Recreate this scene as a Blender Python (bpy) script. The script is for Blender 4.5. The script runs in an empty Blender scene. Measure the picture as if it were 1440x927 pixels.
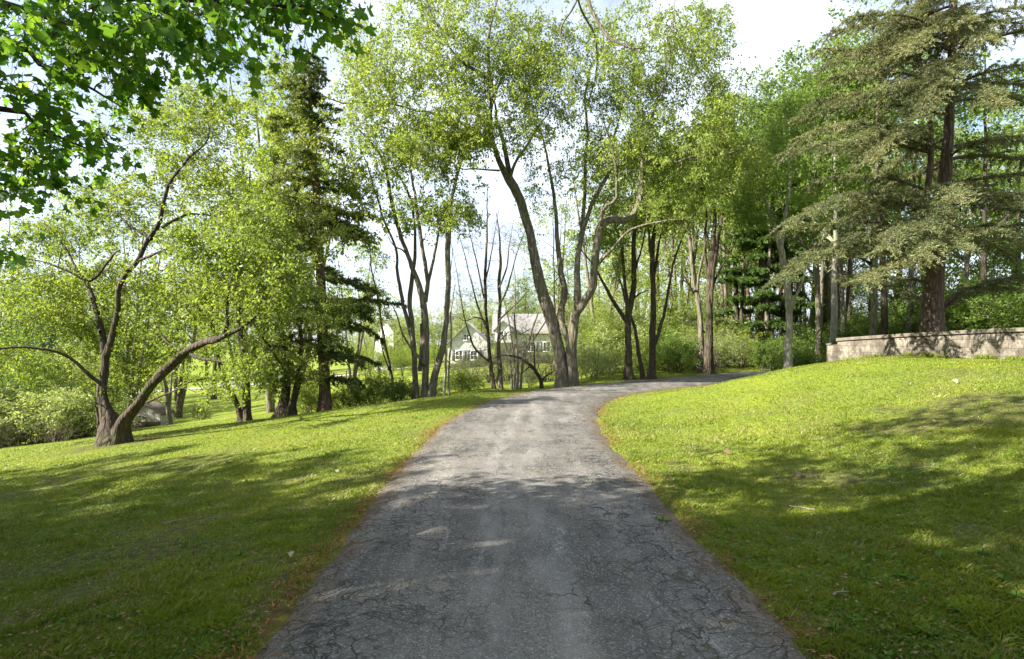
import bpy, math, random
import numpy as np
from mathutils import Vector

SEED = 11
rng = np.random.default_rng(SEED)
random.seed(SEED)
scene = bpy.context.scene
COL = scene.collection
CAM_H = 1.65
F = 800.0          # focal length in photo pixels (photo 1440 wide)
HOR = 475.0        # horizon row
PI = math.pi

# ------------------------------------------------------------------ helpers
def P(px, py, d):
    return np.array([(px - 720.0) / F * d, d, CAM_H + (HOR - py) / F * d])

def unit(v):
    v = np.asarray(v, float)
    return v / np.maximum(np.linalg.norm(v, axis=-1, keepdims=True), 1e-9)

def hash2(ix, iy, s=0):
    n = (ix.astype(np.int64) * 374761393 + iy.astype(np.int64) * 668265263 + s * 974711) & 0x7fffffff
    n = ((n ^ (n >> 13)) * 1274126177) & 0x7fffffff
    n = n ^ (n >> 16)
    return (n & 0xffff) / 65535.0

def vnoise(x, y, s=0):
    x = np.asarray(x, float); y = np.asarray(y, float)
    ix = np.floor(x); iy = np.floor(y)
    fx = x - ix; fy = y - iy
    fx = fx * fx * (3 - 2 * fx); fy = fy * fy * (3 - 2 * fy)
    a = hash2(ix, iy, s); b = hash2(ix + 1, iy, s); c = hash2(ix, iy + 1, s); d = hash2(ix + 1, iy + 1, s)
    return (a * (1 - fx) + b * fx) * (1 - fy) + (c * (1 - fx) + d * fx) * fy

def fbm(x, y, s=0, o=3):
    t = 0; a = .5; n = 0
    for i in range(o):
        t = t + a * vnoise(x * 2 ** i, y * 2 ** i, s + i * 7); n += a; a *= .5
    return t / n

def smooth(t):
    t = np.clip(t, 0, 1); return t * t * (3 - 2 * t)

# ------------------------------------------------------------------ mesh building
def make_mesh(name, groups, mats=(), smooth_shade=False, rnd=None):
    """groups: list of (verts Nx3, faces Mxk); all become one mesh."""
    vs = []; loops = []; starts = []; off = 0; lo = 0; fr = []
    for g in groups:
        v, f = g[0], g[1]
        if len(f) == 0: continue
        vs.append(np.asarray(v, np.float32))
        f = np.asarray(f, np.int32)
        loops.append((f + off).ravel())
        k = f.shape[1]
        starts.append(lo + np.arange(len(f), dtype=np.int32) * k)
        lo += f.size; off += len(v)
        fr.append(np.asarray(g[2], np.float32) if len(g) > 2 else np.zeros(len(f), np.float32))
    v = np.concatenate(vs); l = np.concatenate(loops); s = np.concatenate(starts)
    me = bpy.data.meshes.new(name)
    me.vertices.add(len(v)); me.vertices.foreach_set('co', v.ravel())
    me.loops.add(len(l)); me.loops.foreach_set('vertex_index', l)
    me.polygons.add(len(s)); me.polygons.foreach_set('loop_start', s)
    try:
        tot = np.diff(np.append(s, len(l))).astype(np.int32)
        me.polygons.foreach_set('loop_total', tot)
    except Exception:
        pass
    if smooth_shade:
        me.polygons.foreach_set('use_smooth', np.ones(len(s), bool))
    a = me.attributes.new('rnd', 'FLOAT', 'FACE')
    a.data.foreach_set('value', np.concatenate(fr))
    me.update(calc_edges=True)
    for m in mats: me.materials.append(m)
    return me

def link(name, me, parent=None, loc=None):
    o = bpy.data.objects.new(name, me); COL.objects.link(o)
    if parent is not None: o.parent = parent
    if loc is not None: o.location = loc
    return o

def thing(name, label, cat, loc=(0, 0, 0), rz=0, group=None):
    o = bpy.data.objects.new(name, None); COL.objects.link(o)
    o.empty_display_size = .2
    o.location = loc; o.rotation_euler = (0, 0, rz)
    o['label'] = label; o['category'] = cat
    if group: o['group'] = group
    return o

def tag(o, label, cat, group=None, kind=None):
    o['label'] = label
    if cat: o['category'] = cat
    if group: o['group'] = group
    if kind: o['kind'] = kind
    return o

def struct(name, me, label=None):
    o = link(name, me); o['kind'] = 'structure'
    if label: o['label'] = label
    return o

def dup(root, loc, rz=0, scale=1, label=None, group=None, tones=None):
    r = root.copy(); COL.objects.link(r)
    r.location = loc; r.rotation_euler = (0, 0, rz)
    r.scale = (scale, scale, scale) if not hasattr(scale, '__len__') else scale
    if label: r['label'] = label
    if group: r['group'] = group
    for ch in list(root.children):
        c = ch.copy(); COL.objects.link(c); c.parent = r
        if tones and ch.name.split('.')[0] in tones:
            c.material_slots[0].link = 'OBJECT'
            c.material_slots[0].material = tones[ch.name.split('.')[0]]
    return r

def resample(pts, n):
    """Catmull-Rom through pts (any columns)."""
    p = np.asarray(pts, float)
    if len(p) == 2:
        t = np.linspace(0, 1, n)[:, None]; return p[0] * (1 - t) + p[1] * t
    seg = np.linalg.norm(np.diff(p[:, :3], axis=0), axis=1); cum = np.concatenate([[0], np.cumsum(seg)])
    q = np.vstack([2 * p[0] - p[1], p, 2 * p[-1] - p[-2]])
    out = []
    for s in np.linspace(0, cum[-1], n):
        i = min(np.searchsorted(cum, s, side='right') - 1, len(seg) - 1)
        t = (s - cum[i]) / max(seg[i], 1e-9)
        a, b, c, d = q[i], q[i + 1], q[i + 2], q[i + 3]
        out.append(.5 * (2 * b + (c - a) * t + (2 * a - 5 * b + 4 * c - d) * t * t + (3 * b - a - 3 * c + d) * t ** 3))
    return np.array(out)

def tube(pts, rad, sides=8, flare=0, rough=.06, seed=0, cap=True):
    """One tapering tube; returns verts, quads. flare widens the foot into root lobes."""
    p = np.asarray(pts, float); r = np.asarray(rad, float); n = len(p)
    t = unit(np.gradient(p, axis=0))
    u = np.array([1, 0, 0.]) if abs(t[0][0]) < .9 else np.array([0, 1., 0])
    V = np.zeros((n, sides, 3)); ang = np.arange(sides) / sides * 2 * PI
    rr = np.random.default_rng(seed + 5)
    ph = rr.random(4) * 6.28
    hcum = np.concatenate([[0], np.cumsum(np.linalg.norm(np.diff(p, axis=0), axis=1))])
    for i in range(n):
        u = u - t[i] * np.dot(u, t[i]); u = u / np.linalg.norm(u); w = np.cross(t[i], u)
        k = 1 + rough * (np.sin(ang * 2 + ph[0] + hcum[i] * 1.3) + .6 * np.sin(ang * 3 + ph[1] - hcum[i] * 2.1)) + rough * .8 * (rr.random(sides) - .5)
        if flare:
            fl = flare * math.exp(-hcum[i] / (r[0] * 1.5))
            k = k * (1 + fl * (.55 + .45 * np.sin(ang * 5 + ph[2]) * (.6 + .4 * np.sin(ang * 2 + ph[3]))))
        V[i] = p[i] + (np.outer(np.cos(ang) * k, u) + np.outer(np.sin(ang) * k, w)) * r[i]
    idx = np.arange(n * sides).reshape(n, sides)
    a = idx[:-1]; b = idx[1:]
    q = np.stack([a, np.roll(a, -1, 1), np.roll(b, -1, 1), b], -1).reshape(-1, 4)
    return V.reshape(-1, 3), q

def batch_tubes(Pn, Rn, sides=4):
    """Pn (T,n,3), Rn (T,n)."""
    T, n, _ = Pn.shape
    d = unit(Pn[:, -1] - Pn[:, 0])
    ref = np.where(np.abs(d[:, 2:3]) < .8, np.array([[0, 0, 1.]]), np.array([[1., 0, 0]]))
    u = unit(np.cross(d, ref)); w = np.cross(d, u)
    ang = np.arange(sides) / sides * 2 * PI
    ring = u[:, None, :] * np.cos(ang)[None, :, None] + w[:, None, :] * np.sin(ang)[None, :, None]
    V = Pn[:, :, None, :] + ring[:, None] * Rn[:, :, None, None]
    idx = np.arange(T * n * sides).reshape(T, n, sides)
    a = idx[:, :-1]; b = idx[:, 1:]
    q = np.stack([a, np.roll(a, -1, 2), np.roll(b, -1, 2), b], -1).reshape(-1, 4)
    return V.reshape(-1, 3), q

DIAMOND = np.array([[0, 0, 0], [.42, .5, .06], [1, 0, -.05], [.42, -.5, .06]])
NEEDLE = np.array([[0, -.5, 0], [0, .5, 0], [1, .25, 0], [1, -.25, 0]])
MAPLE = np.array([[0, 0, 0], [.06, .28, 0], [-.12, .52, -.05], [.25, .42, -.02], [.48, .60, -.16], [.52, .25, .03], [.75, .28, 0], [1.0, 0, -.22],
                  [.75, -.28, 0], [.52, -.25, .03], [.48, -.60, -.16], [.25, -.42, -.02], [-.12, -.52, -.05], [.06, -.28, 0]])

def leaves(c, axis, nrm, size, width=.55, tmpl=DIAMOND, rnd=None):
    N = len(c); k = len(tmpl)
    a = unit(axis); v = unit(np.cross(nrm, a)); w = np.cross(a, v)
    size = np.broadcast_to(np.asarray(size, float), (N,))
    wid = width if tmpl is not MAPLE else 1.0
    V = c[:, None, :] + size[:, None, None] * (a[:, None, :] * tmpl[None, :, 0:1] + v[:, None, :] * tmpl[None, :, 1:2] * wid + w[:, None, :] * tmpl[None, :, 2:3])
    return V.reshape(-1, 3), np.arange(N * k).reshape(N, k), (rng.random(N) if rnd is None else rnd)

def box(c, s):
    x, y, z = np.asarray(s) / 2.0
    v = np.array([[-x, -y, -z], [x, -y, -z], [x, y, -z], [-x, y, -z], [-x, -y, z], [x, -y, z], [x, y, z], [-x, y, z]]) + np.asarray(c, float)
    f = np.array([[0, 3, 2, 1], [4, 5, 6, 7], [0, 1, 5, 4], [1, 2, 6, 5], [2, 3, 7, 6], [3, 0, 4, 7]])
    return v, f

def bevel(o, w=.02, seg=2):
    m = o.modifiers.new('bevel', 'BEVEL'); m.width = w; m.segments = seg; m.limit_method = 'ANGLE'
    return o

# ------------------------------------------------------------------ materials
def new_mat(name):
    m = bpy.data.materials.new(name); m.use_nodes = True
    nt = m.node_tree
    for n in list(nt.nodes): nt.nodes.remove(n)
    out = nt.nodes.new('ShaderNodeOutputMaterial')
    return m, nt, out

def N(nt, t, **kw):
    n = nt.nodes.new(t)
    for k, v in kw.items():
        if k.startswith('i_'):
            key = k[2:]
            n.inputs[int(key) if key.isdigit() else key.replace('_', ' ')].default_value = v
        else: setattr(n, k, v)
    return n

def L(nt, a, b): nt.links.new(a, b)

def mixc(nt, fac, a, b):
    m = nt.nodes.new('ShaderNodeMix'); m.data_type = 'RGBA'
    for s, i in ((fac, 0), (a, 6), (b, 7)):
        if hasattr(s, 'is_output'): nt.links.new(s, m.inputs[i])
        else: m.inputs[i].default_value = s if i == 0 else (tuple(s) + (1,))[:4]
    return m.outputs[2]

def ramp(nt, src, p0, p1, c0=(0, 0, 0), c1=(1, 1, 1)):
    r = nt.nodes.new('ShaderNodeValToRGB'); e = r.color_ramp.elements
    e[0].position = p0; e[1].position = p1; e[0].color = tuple(c0) + (1,); e[1].color = tuple(c1) + (1,)
    nt.links.new(src, r.inputs[0]); return r.outputs[0]

def math_n(nt, op, a, b=None):
    m = nt.nodes.new('ShaderNodeMath'); m.operation = op
    for s, i in ((a, 0), (b, 1)):
        if s is None: continue
        if hasattr(s, 'is_output'): nt.links.new(s, m.inputs[i])
        else: m.inputs[i].default_value = s
    return m.outputs[0]

def pos(nt, obj=False, scale=None):
    if obj: o = N(nt, 'ShaderNodeTexCoord').outputs['Object']
    else: o = N(nt, 'ShaderNodeNewGeometry').outputs['Position']
    if scale:
        mp = N(nt, 'ShaderNodeMapping'); mp.inputs['Scale'].default_value = scale
        L(nt, o, mp.inputs['Vector']); o = mp.outputs[0]
    return o

def noise(nt, vec, sc, det=3, rough=.55, dist=0):
    n = N(nt, 'ShaderNodeTexNoise'); n.inputs['Scale'].default_value = sc; n.inputs['Detail'].default_value = det
    n.inputs['Roughness'].default_value = rough; n.inputs['Distortion'].default_value = dist
    L(nt, vec, n.inputs['Vector']); return n.outputs[0]

def leaf_mat(name, a, b, trans=.45, tcol=None, rough=.45, spec=.25, patch=0, straw=None):
    m, nt, out = new_mat(name)
    at = N(nt, 'ShaderNodeAttribute', attribute_name='rnd')
    f = at.outputs['Fac']
    if patch:
        n = noise(nt, pos(nt, True), patch, 2)
        f = math_n(nt, 'ADD', math_n(nt, 'MULTIPLY', f, .32), math_n(nt, 'MULTIPLY', ramp(nt, n, .3, .7), .68))
    c = mixc(nt, f, a, b)
    if straw: c = mixc(nt, ramp(nt, at.outputs['Fac'], .955, .96), c, straw)
    bs = N(nt, 'ShaderNodeBsdfPrincipled'); L(nt, c, bs.inputs['Base Color'])
    bs.inputs['Roughness'].default_value = rough; bs.inputs['Specular IOR Level'].default_value = spec
    tr = N(nt, 'ShaderNodeBsdfTranslucent')
    tc = mixc(nt, f, *(tcol if tcol else ((a[0] * 1.5, a[1] * 1.45, a[2] * .9), (b[0] * 1.5, b[1] * 1.45, b[2] * .9))))
    L(nt, tc, tr.inputs['Color'])
    mx = N(nt, 'ShaderNodeMixShader'); mx.inputs[0].default_value = trans
    L(nt, bs.outputs[0], mx.inputs[1]); L(nt, tr.outputs[0], mx.inputs[2]); L(nt, mx.outputs[0], out.inputs[0])
    return m

def bark_mat(name, a, b, moss=None, sc=9, bump=.6):
    m, nt, out = new_mat(name)
    v = pos(nt, True, (1, 1, .22))
    n1 = noise(nt, v, sc * 2.2, 5, .65); n2 = noise(nt, pos(nt, True), 1.3, 3)
    vo = N(nt, 'ShaderNodeTexVoronoi'); vo.feature = 'DISTANCE_TO_EDGE'; vo.inputs['Scale'].default_value = sc
    L(nt, v, vo.inputs['Vector'])
    crack = ramp(nt, vo.outputs['Distance'], .0, .22)
    c = mixc(nt, ramp(nt, n1, .3, .7), a, b)
    c = mixc(nt, math_n(nt, 'MULTIPLY', math_n(nt, 'SUBTRACT', 1, crack), .55), c, (a[0] * .35, a[1] * .35, a[2] * .35))
    if moss: c = mixc(nt, math_n(nt, 'MULTIPLY', ramp(nt, n2, .48, .66), .6), c, moss)
    bs = N(nt, 'ShaderNodeBsdfPrincipled'); L(nt, c, bs.inputs['Base Color']); bs.inputs['Roughness'].default_value = .9
    bs.inputs['Specular IOR Level'].default_value = .2
    h = math_n(nt, 'ADD', math_n(nt, 'MULTIPLY', crack, .7), n1)
    bm = N(nt, 'ShaderNodeBump'); bm.inputs['Strength'].default_value = bump; bm.inputs['Distance'].default_value = .03
    L(nt, h, bm.inputs['Height']); L(nt, bm.outputs[0], bs.inputs['Normal']); L(nt, bs.outputs[0], out.inputs[0])
    return m

def plain_mat(name, col, col2=None, sc=4, rough=.7, bump=0, metal=0, spec=.4, stretch=None, obj=True):
    m, nt, out = new_mat(name)
    bs = N(nt, 'ShaderNodeBsdfPrincipled'); bs.inputs['Roughness'].default_value = rough
    bs.inputs['Metallic'].default_value = metal; bs.inputs['Specular IOR Level'].default_value = spec
    v = pos(nt, obj, stretch); n = noise(nt, v, sc, 5, .6)
    L(nt, mixc(nt, ramp(nt, n, .3, .72), col, col2 if col2 else tuple(c * .8 for c in col)), bs.inputs['Base Color'])
    if bump:
        bm = N(nt, 'ShaderNodeBump'); bm.inputs['Strength'].default_value = bump; bm.inputs['Distance'].default_value = .02
        L(nt, n, bm.inputs['Height']); L(nt, bm.outputs[0], bs.inputs['Normal'])
    L(nt, bs.outputs[0], out.inputs[0]); return m

M = {}
M['leaf_spring'] = leaf_mat('leaf_spring', (.10, .165, .022), (.245, .29, .05), .55, patch=.5)
M['leaf_birch'] = leaf_mat('leaf_birch', (.125, .19, .028), (.265, .325, .06), .55, patch=.45)
M['leaf_mid'] = leaf_mat('leaf_mid', (.075, .14, .022), (.17, .24, .045), .55, patch=.4)
M['leaf_olive'] = leaf_mat('leaf_olive', (.095, .15, .02), (.215, .265, .045), .55, patch=.5)
M['leaf_pale'] = leaf_mat('leaf_pale', (.17, .22, .07), (.30, .345, .13), .5, patch=.3)
M['leaf_rust'] = leaf_mat('leaf_rust', (.10, .15, .025), (.21, .235, .05), .5, patch=.4)
M['leaf_dark'] = leaf_mat('leaf_dark', (.018, .05, .012), (.05, .095, .02), .35, patch=.4)
M['leaf_maple'] = leaf_mat('leaf_maple', (.028, .095, .013), (.065, .16, .02), .52, tcol=((.085, .23, .015), (.27, .42, .025)), rough=.55, spec=.12)
M['leaf_cedar'] = leaf_mat('leaf_cedar', (.065, .09, .038), (.21, .215, .095), .3, rough=.6, patch=.7)
M['leaf_spruce'] = leaf_mat('leaf_spruce', (.045, .08, .02), (.14, .17, .045), .35, rough=.6, patch=.7)
M['leaf_pine'] = leaf_mat('leaf_pine', (.04, .08, .02), (.10, .16, .04), .4, rough=.6)
M['bark_grey'] = bark_mat('bark_grey', (.085, .07, .05), (.22, .19, .14), (.10, .11, .05), 7, .9)
M['bark_dark'] = bark_mat('bark_dark', (.038, .028, .02), (.11, .085, .06), (.07, .08, .03), 8, 1.0)
M['bark_red'] = bark_mat('bark_red', (.10, .062, .042), (.24, .16, .11), None, 12)
M['bark_brown'] = bark_mat('bark_brown', (.06, .043, .032), (.165, .12, .088), None, 10, .8)
M['bark_pale'] = bark_mat('bark_pale', (.20, .18, .15), (.40, .37, .31), (.16, .17, .10))
M['bark_twig'] = plain_mat('bark_twig', (.085, .068, .05), (.15, .125, .09), rough=.9)
M['bark_twig_pale'] = plain_mat('bark_twig_pale', (.16, .135, .11), (.26, .225, .18), rough=.9)

# ------------------------------------------------------------------ terrain and road
road_c = np.array([[.07, -14], [.07, -4], [.07, 2.9], [.05, 8], [.2, 11], [.75, 14], [1.75, 16.6], [3.4, 18.7], [5.7, 20.8], [8.8, 23.5], [12.2, 26.4], [19, 31.5], [30, 39], [45, 49]])
RC = resample(np.hstack([road_c, np.zeros((len(road_c), 1))]), 480)[:, :2]
RT = unit(np.gradient(RC, axis=0))
HALF = 1.5

def road_sd(x, y):
    x = np.asarray(x, float).ravel(); y = np.asarray(y, float).ravel()
    out = np.zeros(len(x))
    for i in range(0, len(x), 40000):
        dx = x[i:i + 40000, None] - RC[None, :, 0]; dy = y[i:i + 40000, None] - RC[None, :, 1]
        d2 = dx * dx + dy * dy; j = d2.argmin(1); r = np.arange(len(j))
        d = np.sqrt(d2[r, j]); cr = RT[j, 0] * dy[r, j] - RT[j, 1] * dx[r, j]
        out[i:i + 40000] = np.where(cr > 0, -d, d)      # + right of the road
    return out

def terrain(x, y, sd=None, base=False):
    x = np.asarray(x, float); sh = x.shape; x = x.ravel(); y = np.asarray(y, float).ravel()
    if sd is None: sd = road_sd(x, y)
    ad = np.abs(sd)
    t = np.maximum(0, -(x + 1.0)); lsl = .13 * t * t / (t + .4)
    z = -7 * np.tanh(lsl / 7)
    w = 1 - smooth((np.where(y > 1, x / np.maximum(y, 1), 0) - .06) / .14)
    y0 = 17 + np.clip(x, 0, 3)
    z = z - 1.3 * (1 - np.exp(-np.maximum(0, y - y0) / 12)) * w
    z = z - .5 * np.exp(-((x + 26) / 11) ** 2 - ((y - 41) / 9) ** 2)
    s = np.maximum(0, sd - HALF)
    bank = np.where(sd > 0, 1.11 * smooth(s / (9.0 - 3.4 * smooth((y - 8) / 8))) + .015 * np.maximum(0, s - 9), 0)
    z = z + np.minimum(bank, 2.2)
    fade = smooth((ad - HALF) / 1.2)
    if not base:
        z = z + fade * (.10 * (fbm(x / 4.5, y / 4.5, 3) - .5) + .05 * (vnoise(x / .9, y / .9, 9) - .5))
    return z.reshape(sh)

def gz(x, y): return float(terrain(np.array([x]), np.array([y]))[0])

def ground_hit(px, py, d0=2, d1=160):
    d = np.arange(d0, d1, .1)
    x = (px - 720) / F * d; zr = CAM_H + (HOR - py) / F * d
    zt = terrain(x, d); k = np.where(zr <= zt)[0]
    i = k[0] if len(k) else len(d) - 1
    return np.array([x[i], d[i], zt[i]])

def axis_pts(lo, hi, step, far_lo, far_hi, g=1.10):
    mid = list(np.arange(lo, hi + 1e-6, step)); a = []; s = step; v = lo
    while v > far_lo: s *= g; v -= s; a.append(v)
    b = []; s = step; v = hi
    while v < far_hi: s *= g; v += s; b.append(v)
    return np.array(a[::-1] + mid + b)

xs = axis_pts(-18, 18, .2, -420, 420); ys = axis_pts(-2, 30, .2, -120, 700)
X, Y = np.meshgrid(xs, ys)
SD = road_sd(X, Y)
Z = terrain(X, Y, SD).ravel() - .05 * (1 - smooth((np.abs(SD) - HALF + .12) / .12))
gv = np.stack([X.ravel(), Y.ravel(), Z], 1)
nx = len(xs); ny = len(ys); idx = np.arange(nx * ny).reshape(ny, nx)
gq = np.stack([idx[:-1, :-1], idx[:-1, 1:], idx[1:, 1:], idx[1:, :-1]], -1).reshape(-1, 4)

# ground material: turf with soil, moss, worn edge of needles by the drive
m, nt, out = new_mat('turf'); M['turf'] = m
v = pos(nt)
edge = N(nt, 'ShaderNodeAttribute', attribute_name='edge').outputs['Fac']
nA = noise(nt, v, .35, 4); nB = noise(nt, v, 1.6, 4, .6); nC = noise(nt, v, 14, 4, .65); nD = noise(nt, v, 60, 2)
c = mixc(nt, ramp(nt, nA, .35, .65), (.155, .195, .017), (.235, .27, .022))
c = mixc(nt, ramp(nt, nB, .35, .7), c, (.155, .20, .03))
c = mixc(nt, math_n(nt, 'MULTIPLY', ramp(nt, nC, .42, .62), .55), c, (.05, .085, .012))
near = N(nt, 'ShaderNodeAttribute', attribute_name='soil').outputs['Fac']
soil = mixc(nt, nC, (.045, .042, .016), (.10, .085, .04))
c = mixc(nt, math_n(nt, 'MULTIPLY', near, ramp(nt, nC, .2, .6)), c, soil)
lit = mixc(nt, nD, (.07, .045, .018), (.17, .10, .04))
c = mixc(nt, math_n(nt, 'MULTIPLY', edge, ramp(nt, nC, .3, .5)), c, lit)
bs = N(nt, 'ShaderNodeBsdfPrincipled'); bs.inputs['Roughness'].default_value = .95; bs.inputs['Specular IOR Level'].default_value = .1
L(nt, c, bs.inputs['Base Color'])
bm = N(nt, 'ShaderNodeBump'); bm.inputs['Strength'].default_value = .9; bm.inputs['Distance'].default_value = .06
L(nt, math_n(nt, 'ADD', nC, math_n(nt, 'MULTIPLY', nD, .5)), bm.inputs['Height']); L(nt, bm.outputs[0], bs.inputs['Normal'])
L(nt, bs.outputs[0], out.inputs[0])
gme = make_mesh('ground', [(gv, gq)], [M['turf']], True)
aE = np.exp(-np.maximum(0, np.abs(SD) - HALF + .05 - .12 * (fbm(X.ravel() / .6, Y.ravel() / .6, 21) - .5)) / .17)
at = gme.attributes.new('edge', 'FLOAT', 'POINT'); at.data.foreach_set('value', np.clip(aE * 1.2 * smooth((fbm(X.ravel() / .5, Y.ravel() / .5, 23) - .3) / .3), 0, 1).astype(np.float32))
def foot_soil(x, y):
    tr_ = sum(np.exp(-((x - a) ** 2 + (y - b) ** 2) / r ** 2) for a, b, r in ((-10.5, 15.1, 1.1), (-10.1, 21.4, .8), (-7.8, 19.4, .9), (1.9, 19.9, .9), (-6.6, 19.9, .5), (-3, 19.5, .6)))
    return np.clip(tr_ * 2.0 * smooth((fbm(x / .5, y / .5, 39) - .2) / .3), 0, 1)
def soil_amt(x, y):
    return smooth((.6 * fbm(x / 1.7, y / 1.7, 33, 4) + .4 * fbm(x / .45, y / .45, 37, 3) - .475) / .13)
nearness = 1 - smooth((Y.ravel() - 6) / 8)
at = gme.attributes.new('soil', 'FLOAT', 'POINT')
at.data.foreach_set('value', np.clip(foot_soil(X.ravel(), Y.ravel()) + .35 * nearness + np.maximum(soil_amt(X.ravel(), Y.ravel()) * (.2 + .8 * nearness), 0), 0, 1).astype(np.float32))
struct('ground', gme)

# asphalt
m, nt, out = new_mat('asphalt'); M['asphalt'] = m
v = pos(nt)
n0 = noise(nt, v, .5, 3); n1 = noise(nt, v, 3.0, 5, .65); n2 = noise(nt, v, 90, 2, .7)
vo = N(nt, 'ShaderNodeTexVoronoi'); vo.inputs['Scale'].default_value = 82; L(nt, v, vo.inputs['Vector'])
c = mixc(nt, ramp(nt, n0, .38, .62), (.075, .068, .059), (.158, .142, .122))
tr = noise(nt, pos(nt, False, (1.7, .16, 1)), 1.6, 3)
c = mixc(nt, math_n(nt, 'MULTIPLY', ramp(nt, tr, .48, .68), .6), c, (.25, .228, .195))
c = mixc(nt, math_n(nt, 'MULTIPLY', ramp(nt, n1, .48, .7), .6), c, (.065, .06, .054))
agg = ramp(nt, vo.outputs['Color'], .62, .95)
c = mixc(nt, math_n(nt, 'MULTIPLY', agg, .55), c, (.40, .38, .345))
dk = ramp(nt, n2, .40, .53, (1, 1, 1), (0, 0, 0))
c = mixc(nt, math_n(nt, 'MULTIPLY', dk, .65), c, (.028, .027, .025))
trk = N(nt, 'ShaderNodeAttribute', attribute_name='track').outputs['Fac']
c = mixc(nt, math_n(nt, 'MULTIPLY', math_n(nt, 'MULTIPLY', trk, ramp(nt, noise(nt, pos(nt, False, (2, .5, 1)), 2.2, 4, .65), .38, .62)), .5), c, (.30, .28, .25))
# rubbed pale scuffs
sc = noise(nt, pos(nt, False, (2.4, .55, 1)), 1.3, 5, .7, .6)
c = mixc(nt, math_n(nt, 'MULTIPLY', math_n(nt, 'MULTIPLY', ramp(nt, sc, .605, .74), ramp(nt, vo.outputs['Color'], .2, .6)), .8), c, (.42, .41, .39))
# cracks
wv = N(nt, 'ShaderNodeTexNoise'); wv.inputs['Scale'].default_value = 2.2; wv.inputs['Detail'].default_value = 5; L(nt, v, wv.inputs['Vector'])
ad = N(nt, 'ShaderNodeVectorMath', operation='MULTIPLY_ADD'); L(nt, wv.outputs['Color'], ad.inputs[0]); ad.inputs[1].default_value = (.85, .85, 0); L(nt, v, ad.inputs[2])
vc = N(nt, 'ShaderNodeTexVoronoi'); vc.feature = 'DISTANCE_TO_EDGE'; vc.inputs['Scale'].default_value = 1.9; L(nt, ad.outputs[0], vc.inputs['Vector'])
vd = N(nt, 'ShaderNodeTexVoronoi'); vd.feature = 'DISTANCE_TO_EDGE'; vd.inputs['Scale'].default_value = 7.5; L(nt, ad.outputs[0], vd.inputs['Vector'])
ck = ramp(nt, vc.outputs['Distance'], .003, .014, (1, 1, 1), (0, 0, 0))
ck2 = ramp(nt, vd.outputs['Distance'], .010, .045, (1, 1, 1), (0, 0, 0))
redge = N(nt, 'ShaderNodeAttribute', attribute_name='edge').outputs['Fac']
msk = ramp(nt, math_n(nt, 'ADD', noise(nt, v, .8, 3), math_n(nt, 'MULTIPLY', redge, .30)), .50, .68)
msk2 = ramp(nt, math_n(nt, 'ADD', noise(nt, v, 1.1, 2), math_n(nt, 'MULTIPLY', redge, .34)), .54, .74)
crk = math_n(nt, 'MULTIPLY', math_n(nt, 'MAXIMUM', math_n(nt, 'MULTIPLY', ck, msk), math_n(nt, 'MULTIPLY', ck2, msk2)), ramp(nt, noise(nt, v, 6, 3, .7), .30, .50))
moss = mixc(nt, ramp(nt, noise(nt, v, 1.4, 2), .46, .58), (.014, .013, .012), (.075, .07, .015))
c = mixc(nt, math_n(nt, 'MULTIPLY', crk, .8), c, moss)
ms = math_n(nt, 'MULTIPLY', ramp(nt, noise(nt, v, 2.6, 5, .7), .62, .72), ramp(nt, n2, .4, .6))
c = mixc(nt, math_n(nt, 'MULTIPLY', ms, .5), c, (.11, .095, .03))
rim = math_n(nt, 'MULTIPLY', ramp(nt, redge, .80, .99), ramp(nt, n1, .3, .6))
c = mixc(nt, math_n(nt, 'MULTIPLY', rim, .8), c, (.12, .075, .03))
bs = N(nt, 'ShaderNodeBsdfPrincipled'); bs.inputs['Roughness'].default_value = .82; bs.inputs['Specular IOR Level'].default_value = .3
L(nt, c, bs.inputs['Base Color'])
h = math_n(nt, 'SUBTRACT', math_n(nt, 'ADD', math_n(nt, 'MULTIPLY', vo.outputs['Distance'], .5), n2), math_n(nt, 'MULTIPLY', crk, 2.5))
bm = N(nt, 'ShaderNodeBump'); bm.inputs['Strength'].default_value = .8; bm.inputs['Distance'].default_value = .012
L(nt, h, bm.inputs['Height']); L(nt, bm.outputs[0], bs.inputs['Normal']); L(nt, bs.outputs[0], out.inputs[0])
nrm2 = np.stack([-RT[:, 1], RT[:, 0]], 1)
S = np.arange(len(RC)) * .15
cols = np.linspace(-1, 1, 25)
eL = HALF + .16 * (fbm(S * .9, S * 0 + 3, 5) - .5) + .20 * (fbm(S * 6, S * 0 + 9, 6) - .5)
eR = HALF + .16 * (fbm(S * .9, S * 0 + 13, 7) - .5) + .20 * (fbm(S * 6, S * 0 + 19, 8) - .5)
RW = np.zeros((len(RC), len(cols), 3)); ED = np.zeros((len(RC), len(cols))); TK = np.zeros((len(RC), len(cols)))
for k, cc in enumerate(cols):
    hw = np.where(cc > 0, eL, eR)
    xy = RC + nrm2 * (cc * hw)[:, None]
    zz = terrain(xy[:, 0], xy[:, 1], base=True)
    RW[:, k, :2] = xy; RW[:, k, 2] = zz + .006 + .03 * (1 - cc * cc) + .008 * (fbm(xy[:, 0] * .8, xy[:, 1] * .8, 77) - .5) - (.03 if abs(cc) == 1 else 0)
    ED[:, k] = abs(cc); TK[:, k] = max(math.exp(-((cc - .14) / .09) ** 2), .8 * math.exp(-((cc + .14) / .10) ** 2), .45 * math.exp(-((abs(cc) - .58) / .13) ** 2))
ridx = np.arange(RW.shape[0] * len(cols)).reshape(-1, len(cols))
rq = np.stack([ridx[:-1, 1:], ridx[:-1, :-1], ridx[1:, :-1], ridx[1:, 1:]], -1).reshape(-1, 4)
rme = make_mesh('driveway', [(RW.reshape(-1, 3), rq)], [M['asphalt']], True)
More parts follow.
